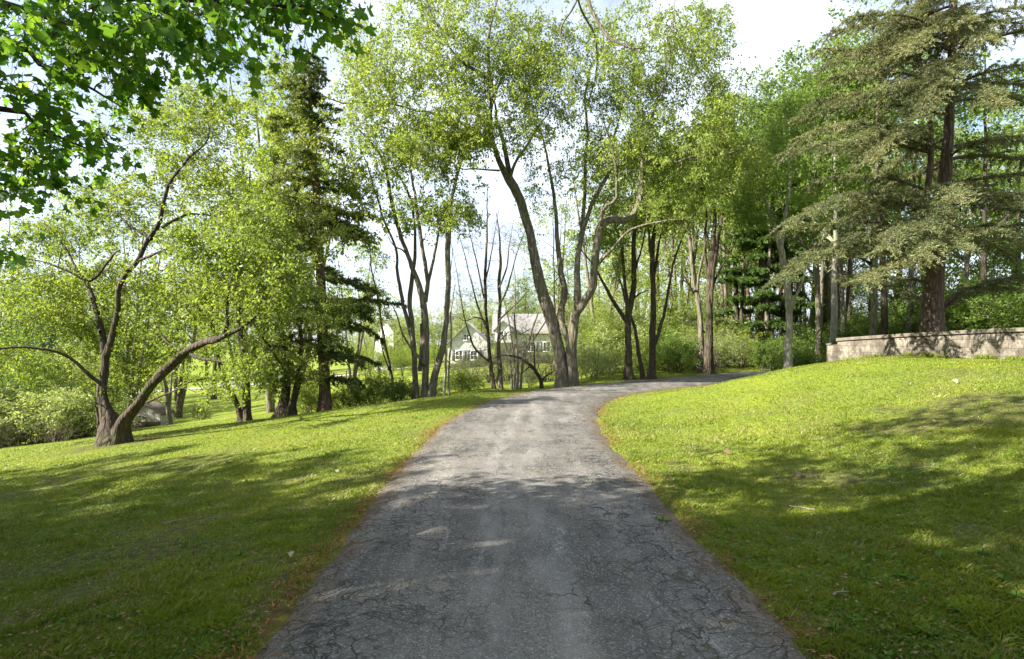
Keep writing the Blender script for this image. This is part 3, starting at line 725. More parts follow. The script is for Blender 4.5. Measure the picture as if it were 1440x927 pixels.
# ---- G: row of trees right of the bend
hero('forked_tree', 'forked tree by the far edge of the drive, right of the great tree', 'tree', 22.3,
 [('trunk', [(886, 538, 9), (885, 500, 7.5), (884, 461, 7), (884, 445, 6.6), (889, 420, 5.4), (892, 390, 5), (891, 350, 4.6), (893, 315, 4.2), (898, 280, 3.4), (905, 240, 2.4), (908, 200, 1.2)], .5),
  ('limb', [(880, 450, 5), (866, 428, 4.4), (855, 409, 4), (846, 392, 3.4), (838, 378, 2.8), (825, 362, 1.8), (815, 350, 1)], -.8),
  ('limb', [(882, 446, 5), (880, 410, 4.4), (876, 370, 4), (874, 346, 3.4), (866, 318, 2.4), (862, 290, 1.3)], .8),
  ('limb', [(892, 385, 3), (902, 350, 2.2), (908, 320, 1.5), (912, 296, .9)], -.8, .3),
  ('limb', [(890, 420, 2.4), (902, 412, 1.8), (912, 408, 1)], -.5, .2)],
 [(850, 330, 40, 30, 0, 1.6, 40), (890, 280, 50, 40, .3, 1.8, 65), (905, 220, 45, 40, .3, 1.6, 45)], 'leaf_mid', 'bark_dark', 15, dict(twigs=5, tl=(.3, .65), per=8, size=(.06, .11)))
hero('slender_tree', 'slender two-stemmed tree on the drive edge, right of the forked tree', 'tree', 22.8,
 [('trunk', [(916, 536, 8), (918, 500, 6.4), (920, 461, 6), (919, 401, 5.6), (917, 360, 4.8), (920, 330, 4), (928, 300, 3), (940, 270, 2), (950, 240, 1)], .4),
  ('limb', [(921, 484, 4.2), (931, 450, 3.4), (938, 416, 3), (946, 370, 2.6), (956, 340, 2.2), (966, 322, 1.4), (978, 300, .9)], -.6),
  ('limb', [(918, 370, 4), (914, 340, 3.2), (910, 310, 2.2), (905, 280, 1.2)], .8, .2),
  ('limb', [(919, 395, 3.6), (925, 360, 3), (931, 325, 2.2), (936, 290, 1.2)], .8, .1)],
 [(920, 290, 45, 35, .3, 1.6, 55), (960, 290, 40, 35, -.3, 1.4, 45), (930, 240, 50, 35, 0, 1.6, 50), (990, 250, 40, 40, 0, 1.5, 45)], 'leaf_birch', 'bark_dark', 16, dict(twigs=5, tl=(.3, .65), per=8, size=(.06, .11)))
hero('leaning_sapling', 'thin dark sapling leaning left between the forked and slender trees', 'tree', 22.6,
 [('trunk', [(905, 536, 4.6), (900, 500, 3.6), (892, 460, 3.2), (882, 430, 2.6), (874, 400, 1.8), (862, 372, 1)], .2)],
 [(868, 380, 22, 16, 0, .8, 14)], 'leaf_spring', 'bark_dark', 17, dict(twigs=4, tl=(.2, .5), per=7, size=(.05, .09)))
hero('pale_forked_tree', 'grey tree forking into three upright stems left of the dark double trunk', 'tree', 26.5,
 [('trunk', [(986, 524, 7), (985, 490, 5.6), (981, 431, 5.2), (974, 401, 4.6), (969, 360, 3.8), (966, 330, 3.2), (960, 290, 2.2), (952, 250, 1.1)], .4),
  ('limb', [(979, 425, 3.8), (982, 390, 3.2), (988, 360, 2.8), (996, 330, 2), (1000, 300, 1.2)], -.5, .2),
  ('limb', [(975, 405, 3.4), (978, 350, 2.8), (976, 300, 2.2), (980, 250, 1.2)], .8, .2),
  ('limb', [(977, 415, 2.6), (966, 395, 1.8), (958, 380, 1)], -.6, .2),
  ('limb', [(984, 462, 2.6), (993, 470, 2), (1000, 478, 1.8)], -.2, .2)],
 [(960, 270, 45, 35, .3, 1.8, 50), (1000, 270, 40, 40, -.2, 1.8, 45), (980, 220, 50, 40, .3, 2, 45)], 'leaf_birch', 'bark_grey', 18, dict(twigs=5, tl=(.35, .7), per=8, size=(.07, .12)))
hero('dark_double_trunk', 'dark double-trunked tree at the turn of the drive, left of the layered pine', 'tree', 26.0,
 [('trunk', [(997, 520, 9), (996, 480, 8), (996, 440, 7), (997, 400, 6), (1001, 350, 4.8), (1005, 300, 4), (1008, 260, 3.2), (1014, 210, 2), (1018, 160, 1)], .3),
  ('limb', [(999, 430, 5), (1002, 390, 4), (1010, 340, 3.6), (1015, 300, 3), (1014, 270, 2.2), (1022, 230, 1.2)], -.6, 0),
  ('limb', [(1003, 400, 3), (1014, 376, 2.4), (1026, 356, 1.6), (1036, 335, .9)], -.8, 0),
  ('limb', [(997, 395, 3.8), (992, 350, 3.2), (994, 300, 2.4), (988, 250, 1.3)], .8, .1)],
 [(1010, 240, 50, 45, 0, 2, 65), (1040, 300, 35, 30, -.4, 1.4, 28), (1010, 170, 50, 40, .3, 1.8, 50), (1050, 200, 40, 40, 0, 1.6, 35)], 'leaf_mid', 'bark_dark', 19, dict(twigs=5, tl=(.35, .7), per=8, size=(.07, .12)))
hero('pale_trunk_tree', 'pale grey trunk standing alone on the bank left of the stone wall', 'tree', 22.0,
 [('trunk', [(1109, 516, 9), (1109, 480, 7.4), (1111, 440, 7), (1108, 400, 6.4), (1098, 350, 5.4), (1088, 310, 4.4), (1078, 280, 3.4), (1070, 240, 2.4), (1076, 190, 1.3)], .6),
  ('limb', [(1111, 440, 4), (1118, 420, 3.2), (1128, 398, 2.4), (1136, 370, 1.4)], -.6),
  ('limb', [(1098, 352, 4), (1104, 310, 3.4), (1110, 260, 2.8), (1112, 200, 2.2), (1106, 140, 1.2)], .9, .3)],
 [(1080, 220, 50, 50, .4, 2, 70), (1110, 170, 50, 60, .6, 2, 70), (1060, 280, 40, 35, 0, 1.6, 40), (1110, 110, 40, 40, .6, 1.8, 40), (1130, 290, 40, 40, .4, 1.6, 30)], 'leaf_mid', 'bark_pale', 20, dict(twigs=5, tl=(.35, .7), per=8, size=(.06, .11)), flare=.25)

# ---- bare trees in front of the house
LD = 24.5
hero('bare_tree', 'leafless tall dark tree in front of the white house', 'tree', LD,
 [('trunk', [(695, 556, 4.6), (690, 520, 4), (686, 480, 3.6), (682, 440, 3.2), (680, 395, 2.8), (682, 350, 2.2), (684, 300, 1.4), (685, 262, .7)], 0),
  ('limb', [(692, 512, 2.8), (676, 498, 2.4), (664, 480, 2), (656, 455, 1.6), (648, 420, 1.3), (642, 380, .9), (634, 340, .6)], -.6),
  ('limb', [(684, 462, 2.4), (672, 430, 2), (662, 390, 1.6), (652, 350, 1.2), (642, 318, .7)], .4),
  ('limb', [(681, 420, 2), (672, 380, 1.6), (664, 340, 1.2), (656, 305, .7)], -.5),
  ('limb', [(681, 400, 2), (690, 360, 1.5), (697, 320, 1), (702, 292, .6)], .5),
  ('limb', [(683, 452, 1.8), (668, 446, 1.4), (655, 452, 1), (645, 446, .6)], -.7)],
 [(660, 350, 25, 50, 0, 1.4, 60), (690, 340, 20, 50, 0, 1.4, 50), (650, 430, 26, 50, -.2, 1.2, 80), (672, 470, 28, 34, -.4, .8, 60), (640, 380, 12, 40, 0, 1, 18)], 'leaf_rust', 'bark_dark', 21, dict(twigs=3, tl=(.3, .8), per=1, droop=-.1, tr=.006), crown=False, col=dict(lift=.2), flare=.3)
hero('forking_bare_tree', 'leafless tree with fanned upper branches at the right of the tall bare one', 'tree', LD,
 [('trunk', [(705, 552, 6), (703, 520, 4.6), (702, 480, 4), (702, 440, 3.6), (702, 400, 3.2), (704, 370, 2.6), (702, 335, 1.8), (698, 300, 1)], .5),
  ('limb', [(702, 430, 2.4), (714, 400, 2), (722, 370, 1.6), (732, 340, 1.2), (742, 318, .7)], .4),
  ('limb', [(702, 405, 2.2), (712, 375, 1.8), (716, 345, 1.3), (722, 310, .7)], .9),
  ('limb', [(702, 450, 2.2), (716, 436, 1.8), (730, 424, 1.4), (744, 408, .8)], -.5),
  ('limb', [(702, 480, 2.2), (716, 466, 1.8), (732, 470, 1.3), (746, 462, .7)], -.6)],
 [(715, 345, 28, 40, .2, 1.4, 80), (735, 400, 26, 40, 0, 1.2, 70), (690, 400, 20, 35, .4, 1, 40), (730, 460, 28, 28, -.4, .8, 50)], 'leaf_rust', 'bark_grey', 22, dict(twigs=3, tl=(.3, .8), per=1, droop=-.1, tr=.006), crown=False, col=dict(lift=.2), flare=.3)
hero('coppiced_shrub', 'cluster of thin bare upright stems in front of the house middle', 'shrub', LD + .6,
 [('trunk', [(727, 548, 4), (728, 510, 2.8), (727, 480, 2.2), (724, 440, 1.8), (725, 400, 1.2), (722, 370, .7)], .2),
  ('trunk', [(733, 548, 3), (735, 510, 2.2), (744, 480, 1.9), (752, 455, 1.6), (760, 430, .9)], -.3),
  ('trunk', [(720, 548, 2.6), (717, 510, 2), (708, 480, 1.7), (700, 460, 1)], -.3),
  ('trunk', [(730, 548, 2.6), (738, 500, 2), (756, 470, 1.6), (766, 454, 1.2), (772, 440, .7)], -.7),
  ('trunk', [(724, 548, 2.4), (722, 500, 1.8), (717, 465, 1.4), (712, 430, .8)], .6)],
 [(728, 480, 35, 40, 0, 1.2, 70), (735, 500, 40, 18, -.2, 1, 40), (715, 440, 20, 35, .2, 1, 20)], 'leaf_rust', 'bark_twig_pale', 23, dict(twigs=4, tl=(.25, .6), per=2, size=(.03, .06), tr=.005), twigmat='bark_twig_pale', flare=.1)
hero('crooked_tree', 'small crooked tree bent leftwards beside the great trunk', 'tree', 23.0,
 [('trunk', [(761, 546, 4.5), (760, 535, 3.8), (752, 521, 3.4), (744, 513, 3), (736, 506, 2.4), (722, 501, 1.8), (705, 500, 1.2), (690, 506, .7)], -.3),
  ('limb', [(761, 538, 2.6), (768, 528, 2.2), (778, 522, 1.5), (786, 516, .9)], .2),
  ('limb', [(746, 515, 2), (738, 522, 1.3), (730, 526, .7)], -.6),
  ('limb', [(752, 521, 2.2), (752, 495, 1.6), (750, 470, 1)], .3)],
 [(735, 505, 30, 14, -.2, .7, 26), (775, 520, 14, 10, .2, .5, 10)], 'leaf_spring', 'bark_dark', 24, dict(twigs=3, tl=(.2, .45), per=3, size=(.04, .07)), flare=.2)
hero('leaning_thin_tree', 'thin leaning tree between the conifer and the grey clump', 'tree', 22.0,
 [('trunk', [(556, 566, 4), (550, 530, 3), (543, 490, 2.6), (536, 450, 2.2), (531, 420, 1.8), (524, 380, 1.3), (518, 340, .8)], .3),
  ('limb', [(549, 525, 2), (540, 500, 1.5), (533, 470, 1)], -.4)],
 [(524, 385, 24, 45, 0, 1, 24), (531, 425, 18, 30, 0, .8, 20)], 'leaf_spring', 'bark_dark', 25, dict(twigs=4, tl=(.2, .5), per=6, size=(.05, .09)), flare=.2)
hero('thin_stem_pair', 'pair of thin straight stems standing left of the white gable', 'tree', 23.0,
 [('trunk', [(625, 553, 2.8), (627, 510, 2.3), (628, 470, 2), (631, 430, 1.6), (633, 390, 1.1), (637, 350, .7)], .2),
  ('trunk', [(631, 553, 2.6), (632, 510, 2.1), (634, 470, 1.8), (633, 440, 1.4), (640, 400, .8)], .5)],
 [(634, 400, 16, 45, .2, .9, 22), (630, 460, 14, 25, .2, .7, 10)], 'leaf_rust', 'bark_twig_pale', 26, dict(twigs=3, tl=(.2, .5), per=2, size=(.04, .07)), flare=.1)

# ---- J: the layered cedar behind the wall
gJ = np.random.default_rng(51); JD = 17.2
J_trunk = [(1312, 478, 16), (1311, 450, 13.5), (1312, 420, 12.5), (1316, 380, 11.5), (1321, 340, 9.5), (1325, 300, 8.5), (1330, 240, 7.4), (1334, 180, 6.4), (1338, 100, 5.2), (1340, 30, 5), (1342, -60, 3.6), (1342, -160, 1)]
J_limb = [(1313, 400, 6), (1303, 360, 4.6), (1299, 320, 4.2), (1303, 280, 4), (1309, 220, 3.4), (1308, 170, 2.8), (1298, 120, 2), (1290, 60, 1.2)]
bJ = []
tJ = resample(np.array([P(a, b_, JD) for a, b_, _ in J_trunk]), 140)
def bp(px0, py0, px1, py1, dd0, dd1, r, arch=.0, n=12):
    a = P(px0, py0, JD + dd0); b = P(px1, py1, JD + dd1); t = np.linspace(0, 1, n)[:, None]
    p = a + (b - a) * t + np.array([0, 0, 1.]) * arch * np.linalg.norm(b - a) * 4 * t * (1 - t)
    return (p + np.cumsum(gJ.normal(0, .016, (n, 3)), 0), r)
for a in [ # px0,py0,px1,py1,d0,d1
    (1318, 370, 1085, 395, 0, -2.0), (1318, 362, 1110, 372, 0, -3.2), (1318, 360, 1150, 352, 0, -1.0), (1312, 400, 1185, 395, 0, 1.5),
    (1318, 380, 1215, 395, 0, -3.4), (1318, 360, 1200, 345, 0, -2.4), (1320, 340, 1240, 352, 0, -4.2), (1320, 345, 1290, 365, 0, -4.4),
    (1322, 345, 1350, 345, 0, -4.3), (1322, 340, 1410, 330, 0, -3.8), (1322, 345, 1470, 340, 0, -2.6), (1322, 335, 1450, 318, 0, -1), (1322, 342, 1520, 350, 0, -1.6),
    (1316, 440, 1420, 405, 0, .4), (1316, 435, 1490, 395, 0, 1.4), (1314, 432, 1240, 400, 0, 1.5),
    (1304, 290, 1105, 318, 0, -1.4), (1304, 285, 1135, 300, 0, -3), (1304, 280, 1170, 322, 0, -2.2), (1306, 270, 1140, 262, 0, 1.2), (1326, 290, 1460, 285, 0, -2.4), (1326, 280, 1500, 300, 0, .8),
    (1336, 100, 1145, 75, 0, 1), (1336, 160, 1120, 165, 0, .6), (1338, 70, 1160, 95, 0, -1.6), (1308, 215, 1100, 212, 0, -1), (1308, 210, 1130, 190, 0, -2.6), (1310, 200, 1170, 205, 0, -3.2), (1332, 220, 1450, 190, 0, -2.6), (1332, 210, 1500, 215, 0, -.6), (1310, 190, 1220, 230, 0, -3.6),
    (1336, 140, 1140, 140, 0, -1), (1336, 130, 1165, 105, 0, -2.2), (1336, 130, 1220, 130, 0, -3.4), (1336, 125, 1470, 90, 0, -2), (1336, 120, 1510, 130, 0, .6), (1336, 110, 1300, 160, 0, -3.6), (1336, 120, 1400, 150, 0, -3.4),
    (1340, 60, 1170, 45, 0, -.6), (1340, 50, 1200, 20, 0, -2), (1340, 50, 1270, 70, 0, -3), (1340, 45, 1450, 10, 0, -1.6), (1340, 40, 1490, 55, 0, 0), (1340, 50, 1390, 60, 0, -3),
    (1341, -10, 1210, -20, 0, -.6), (1341, -20, 1290, -10, 0, -2.4), (1341, -20, 1440, -30, 0, -1.2), (1341, -60, 1250, -80, 0, 0), (1341, -70, 1430, -90, 0, -.5)]:
    bJ.append(bp(*a, .05, gJ.uniform(.04, .12)))
for (px0, py0, px1, py1, d1) in [(1334, 150, 1290, 150, -3), (1336, 100, 1330, 110, -3), (1338, 30, 1360, 30, -2.6), (1328, 280, 1345, 285, -3.8), (1340, -10, 1335, 0, -2.2), (1322, 320, 1300, 322, -4)]:
    bJ.append(bp(px0, py0, px1, py1, 0, d1, .04, .1))
for i in range(34):
    k = gJ.uniform(.24, .97); o = tJ[int(k * 139)]; ln = (5.0 * (1 - k) ** .55 + .5) * gJ.uniform(.6, 1)
    bJ.append((bough(o, gJ.uniform(-.6, 3.7), ln, gJ.uniform(.0, .22), gJ.uniform(.12, .3), gJ), .02 + .010 * ln))
conifer('cedar', 'big grey-green cedar with layered drooping boughs behind the stone wall', 'conifer', JD, [('trunk', J_trunk, 0), ('limb', J_limb, -.5)], bJ, 'leaf_cedar', 'bark_brown', 53,
        dict(step=.095, blen=1.0, tuft=.07, nsize=(.04, .085), width=.28, per=5, droop=.28, start=.16, flat=.22, up=.9))

# ---- H: layered pine
gH = np.random.default_rng(61); HD = 33.0
H_trunk = [(1072, 520, 6), (1072, 470, 5.4), (1072, 400, 4.6), (1070, 320, 3.4), (1068, 250, 2.2), (1066, 190, .8)]
bH = []; tH = resample(np.array([P(a, b_, HD) for a, b_, _ in H_trunk]), 100)
for k in np.linspace(.2, .97, 15):
    for q in range(6):
        ln = (2.9 * (1 - k) ** .7 + .4) * gH.uniform(.7, 1.1)
        bH.append((bough(tH[int(k * 99)], q * 1.05 + gH.uniform(-.4, .4), ln, gH.uniform(.05, .2), gH.uniform(.05, .2), gH), .05))
conifer('layered_pine', 'dark green pine with flat tiers of boughs at the wood edge', 'conifer', HD, [('trunk', H_trunk, 0)], bH, 'leaf_pine', 'bark_red', 63,
        dict(step=.14, blen=1.0, tuft=.08, nsize=(.16, .26), width=.2, per=5, droop=.02, start=.2, flat=.12, up=1.2))

# ---- the near maple hanging in at top left
gM = np.random.default_rng(71)
mb = np.array([-6.4, 2.2, gz(-6.4, 2.2)])
mt = thing('maple', 'dark green maple hanging its big lobed leaves in at the upper left', 'tree', mb)
w = resample(np.array([[-6.4, 2.2, mb[2] - .1, .34], [-6.35, 2.3, 1.2, .27], [-6.2, 2.4, 3.0, .24], [-6.1, 2.2, 5.2, .2], [-6, 1.9, 8, .13], [-6, 1.7, 11, .04]]), 30)
link('trunk', make_mesh('trunk', [tube(w[:, :3] - mb, w[:, 3], 14, .6, .06, 72)], [M['bark_grey']], True), mt)
npos = [w[8:, :3]]; nrad = [w[8:, 3]]
for pts in ([(-6.2, 2.4, 2.8, .10), (-5.2, 3.2, 3.4, .075), P(-10, 60, 4.4).tolist() + [.026], P(55, 90, 4.5).tolist() + [.018], P(107, 112, 4.6).tolist() + [.012], P(170, 150, 4.8).tolist() + [.006]],
            [(-6.2, 2.3, 2.4, .09), (-5.0, 3.1, 2.9, .06), P(-10, 150, 4.2).tolist() + [.022], P(36, 171, 4.3).tolist() + [.015], P(75, 190, 4.4).tolist() + [.010], P(130, 212, 4.5).tolist() + [.005]],
            [(-6.2, 2.3, 2.2, .08), (-5.0, 3.2, 2.6, .05), P(-10, 220, 4.6).tolist() + [.018], P(30, 240, 4.7).tolist() + [.012], P(75, 268, 4.8).tolist() + [.005]],
            [(-6.1, 2.3, 4.2, .10), (-4.5, 3.0, 4.7, .07), P(60, -30, 4.2).tolist() + [.04], P(180, -5, 4.0).tolist() + [.028], P(300, 0, 3.9).tolist() + [.018], P(400, 8, 3.9).tolist() + [.012], P(470, 22, 3.9).tolist() + [.005]],
            [(-6.1, 2.3, 3.8, .09), (-4.9, 3.3, 4.1, .06), P(20, 10, 4.7).tolist() + [.03], P(120, 40, 4.8).tolist() + [.02], P(220, 62, 4.9).tolist() + [.012], P(310, 92, 5).tolist() + [.005]],
            [(-6.1, 2.1, 5.2, .10), (-3, 1.5, 7, .07), (0, 1, 8.2, .04), (2.5, .6, 8.6, .015)], [(-6.1, 2.1, 5.6, .10), (-4, -1.5, 7.6, .06), (-2.5, -4.5, 8.8, .02)],
            [(-6.1, 2, 6, .10), (-8.4, 1, 8, .06), (-10.5, .5, 9, .02)], [(-6, 1.9, 6.8, .09), (-6.5, -2, 9, .05), (-7, -5, 10, .02)]):
    w = resample(np.array([list(p) for p in pts]), 22)
    link('limb', make_mesh('limb', [tube(w[:, :3] - mb, w[:, 3], 8, 0, .05, int(gM.integers(1e6)))], [M['bark_dark']], True), mt)
    npos.append(w[3:, :3]); nrad.append(w[3:, 3])
near_cl = [(60, 40, 90, 45, .1, .6, 34), (200, 15, 110, 32, -.3, .5, 34), (330, 5, 90, 26, -.4, .4, 26), (430, 10, 60, 22, -.4, .3, 22), (300, 78, 40, 22, .5, .3, 12), (240, 60, 60, 30, .4, .4, 16),
           (140, 110, 60, 30, .3, .5, 20), (205, 130, 25, 22, .4, .3, 8), (50, 130, 60, 30, 0, .5, 16), (60, 185, 70, 28, .1, .4, 16), (150, 200, 40, 16, .2, .3, 10), (15, 260, 40, 30, .3, .4, 9), (80, 270, 30, 12, .4, .3, 4), (8, 340, 26, 30, .3, .3, 7), (25, 230, 40, 30, .2, .3, 8), (150, 60, 60, 20, .2, .3, 12), (-80, 150, 90, 150, .2, .8, 30)]
An = clump_pts(near_cl, 4.4, gM, .75)
An = An[gM.random(len(An)) < .95]
u = unit(gM.normal(0, 1, (500, 3))) * (gM.random(500) ** .4)[:, None]
Af = np.array([-5.0, -.6, 8.4]) + u * np.array([6.6, 5.6, 4.0])
Af = Af[~((Af[:, 1] > .3) & (np.abs(Af[:, 0]) < 1.0 * Af[:, 1] + .8) & (Af[:, 2] - CAM_H < .75 * Af[:, 1] + .8))]
sg, rd, dr = colonize(np.concatenate(npos), np.concatenate(nrad), np.concatenate([An, Af]), gM, maxr=.012)
k = len(An)
tv, lf = sprays(An, dr[:k], gM, twigs=3, tl=(.15, .35), per=5, size=(.04, .092), droop=.5, up=.5, tmpl=MAPLE, jit=.05, tr=.0028)
tv2, lf2 = sprays(Af, dr[k:], gM, twigs=5, tl=(.4, .9), per=9, size=(.12, .19), droop=.3, up=1.0, width=.9, jit=.1)
link('twigs', make_mesh('twigs', [batch_tubes(sg - mb, np.minimum(rd, .011), 5), (tv[0] - mb, tv[1]), (tv2[0] - mb, tv2[1])], [M['bark_dark']]), mt)
link('crown', make_mesh('crown', [(lf[0] - mb, lf[1], lf[2]), (lf2[0] - mb, lf2[1], lf2[2])], [M['leaf_maple']]), mt)

# ------------------------------------------------------------------ background trees: a few kinds, copied
def bg_tree(seed, h, rad, cb, nattr=150, twigs=4, per=12, size=(.15, .25), leaf='leaf_mid', bark='bark_dark', lean=.03, r0=None, name='woodland_tree', label='', group=None, stems=1):
    g = np.random.default_rng(seed)
    root = thing(name, label, 'tree', (0, 0, 0), group=group)
    r0 = r0 or h * .013
    n = 16; t = np.linspace(0, 1, n)
    pp, rr, gr = [], [], []
    for s in range(stems):
        az = g.uniform(0, 6.28); sp = (.16 if stems > 1 else 0) * g.uniform(.6, 1.2)
        dx = np.cumsum(g.normal(lean * .3, lean, n)) * h / n * 1.2
        dy = np.cumsum(g.normal(0, lean, n)) * h / n * 1.2
        p = np.stack([dx + math.cos(az) * sp * h * t ** 1.1, dy + math.sin(az) * sp * h * t ** 1.1, t * h * .9 - .15], 1)
        r = r0 * (1 - .9 * t) / (1 if stems == 1 else 1.35) + .01
        gr.append(tube(p, r, 9, .5, .06, seed + s)); pp.append(p[int(n * cb * .7):]); rr.append(r[int(n * cb * .7):])
        for q in range(7 if stems == 1 else 3):
            k = int(n * g.uniform(cb * .8, .85)); o = p[k]; a2 = g.uniform(0, 6.28); ln = rad * g.uniform(.5, .95)
            tt = np.linspace(0, 1, 8)[:, None]
            lm = o + np.array([math.cos(a2), math.sin(a2), 0]) * ln * tt + np.array([0, 0, 1]) * ln * .75 * tt ** .8 + np.cumsum(g.normal(0, .04, (8, 3)), 0)
            lr = np.linspace(r[k] * .55, .012, 8)
            gr.append(tube(lm, lr, 6, 0, .05, seed + q)); pp.append(lm[2:]); rr.append(lr[2:])
    u = unit(g.normal(0, 1, (nattr, 3))) * (g.random(nattr) ** .4)[:, None]
    A = np.array([0, 0, h * (cb + 1) / 2]) + u * np.array([rad, rad, h * (1 - cb) / 2])
    A[:, :2] += pp[0][-1][:2] * .6
    A = A + .5 * np.stack([np.sin(A[:, 2] * 1.7 + seed), np.cos(A[:, 2] * 1.3), np.sin(A[:, 0] * 1.9)], 1)
    A = cluster(A, g, .75, -.15, .1)
    sg, rd, dr = colonize(np.concatenate(pp), np.concatenate(rr), A, g, maxr=.05)
    tv, lf = sprays(A, dr, g, twigs=twigs, tl=(.5, 1.1), per=per, size=size, droop=.2, jit=.12, tr=.006)
    link('trunk', make_mesh('trunk', gr + [batch_tubes(sg, rd, 4), tv], [M[bark]], True), root)
    link('crown', make_mesh('crown', [lf], [M[leaf]]), root)
    return root

protos = {}
USED = {}
def place(kind, px, d, h, label, group, leaf=None, bark=None, rz=None):
    """stand a copy of a kind on the ground at photo column px, depth d, with total height h"""
    x = (px - 720) / F * d; pr, ph, cr, bk = protos[kind]
    z = gz(x, d) - .05
    rz = rng.uniform(0, 6.28) if rz is None else rz
    sc = h / ph; scl = (sc * rng.uniform(.9, 1.15), sc * rng.uniform(.9, 1.15), sc)
    if not USED.get(kind):
        USED[kind] = True; r = pr
        r.location = (x, d, z); r.rotation_euler = (0, 0, rz); r.scale = scl; r['label'] = label
        if group: r['group'] = group
        tn = {'crown': M[leaf]} if leaf else {}
        if bark: tn['trunk'] = M[bark]
        for c in r.children:
            k = c.name.split('.')[0]
            if k in tn: c.material_slots[0].link = 'OBJECT'; c.material_slots[0].material = tn[k]
        return r
    tn = {'crown': M[leaf] if leaf else M[cr], 'trunk': M[bark] if bark else M[bk]}
    return dup(pr, (x, d, z), rz, scl, label, group, tn)

def reg(kind, h, **kw):
    protos[kind] = (bg_tree(h=h, **kw), h, kw.get('leaf', 'leaf_mid'), kw.get('bark', 'bark_dark'))
reg('round', 15, seed=101, rad=4.2, cb=.22, nattr=240, leaf='leaf_spring')
reg('broad', 14, seed=102, rad=5.2, cb=.16, nattr=270, leaf='leaf_mid', stems=2)
reg('tall', 20, seed=103, rad=3.6, cb=.34, nattr=240, leaf='leaf_mid')
reg('airy', 17, seed=104, rad=3.8, cb=.25, nattr=170, per=10, leaf='leaf_pale', bark='bark_grey', stems=3)
reg('slim', 18, seed=105, r0=.165, rad=2.2, cb=.45, nattr=110, leaf='leaf_mid', bark='bark_grey')
reg('shade', 14, seed=107, rad=5.4, cb=.2, nattr=420, twigs=5, per=13, size=(.2, .32), leaf='leaf_mid', stems=2)
reg('understory', 7, seed=106, rad=2.8, cb=.08, nattr=260, size=(.10, .17), per=14, leaf='leaf_spring', stems=3)

gS0 = np.random.default_rng(80); place_later = []
# left woods
for (k, px, d, h, lf) in [('broad', -20, 44, 13, 'leaf_mid'), ('round', 70, 48, 15, 'leaf_spring'), ('broad', 150, 56, 15, 'leaf_spring'), ('tall', -60, 60, 21, 'leaf_mid'), ('round', 20, 64, 18, 'leaf_mid'), ('tall', 110, 70, 22, 'leaf_spring')]:
    place(k, px, d, h, {'leaf_mid': 'deep green broad tree in the wood beyond the left lawn', 'leaf_spring': 'yellow-green broad tree in the wood beyond the left lawn'}[lf], 'trees in the left wood', lf)
for (k, px, d, h, lf) in [('round', 205, 108, 19, 'leaf_spring'), ('broad', 250, 118, 20, 'leaf_mid'), ('tall', 290, 112, 22, 'leaf_spring'), ('round', 330, 120, 20, 'leaf_spring'), ('broad', 375, 122, 20, 'leaf_mid'), ('tall', 420, 124, 24, 'leaf_spring'), ('round', 460, 118, 18, 'leaf_pale'), ('broad', 500, 126, 17, 'leaf_spring'), ('round', 165, 112, 20, 'leaf_mid'), ('tall', 120, 118, 24, 'leaf_spring'), ('tall', 60, 112, 24, 'leaf_mid'), ('round', 0, 116, 22, 'leaf_spring')]:
    place(k, px, d, h, {'leaf_mid': 'deep green tree lining the far lane across the valley', 'leaf_spring': 'yellow-green tree lining the far lane across the valley', 'leaf_pale': 'palest tree lining the far lane across the valley'}[lf], 'trees along the far lane', lf)
for (k, px, d, h, lf) in [('airy', 380, 31, 19, 'leaf_spring'), ('tall', 345, 36, 17, 'leaf_spring'), ('airy', 250, 44, 17, 'leaf_spring'), ('round', 300, 60, 17, 'leaf_spring'), ('airy', 415, 40, 20, 'leaf_birch'), ('airy', 180, 40, 16, 'leaf_olive'), ('airy', 495, 48, 14, 'leaf_birch')]:
    place(k, px, d, h, {'leaf_spring': 'tall airy yellow-green tree in the valley behind the conifer', 'leaf_birch': 'tall pale airy tree in the valley behind the conifer', 'leaf_olive': 'olive airy tree in the valley behind the many-armed tree'}[lf], 'airy trees in the valley', lf)
place('slim', 293, 52, 9, 'thin straight trunk standing alone on the sunny valley meadow', None, 'leaf_spring', 'bark_dark')
hero('forked_pole_tree', 'grey forked trunk standing beside the old shed', 'tree', 36.0,
     [('trunk', [(238, 598, 5), (237, 570, 4), (235, 548, 3.6), (228, 520, 2.8), (222, 480, 2), (218, 440, 1)], 0), ('limb', [(236, 580, 3.4), (239, 560, 2.8), (241, 530, 2.2), (246, 490, 1.2)], .4)],
     [(225, 470, 26, 40, 0, 1.6, 40), (250, 510, 20, 25, .2, 1.2, 22)], 'leaf_spring', 'bark_grey', 27, dict(twigs=5, tl=(.3, .7), per=7, size=(.08, .14)))

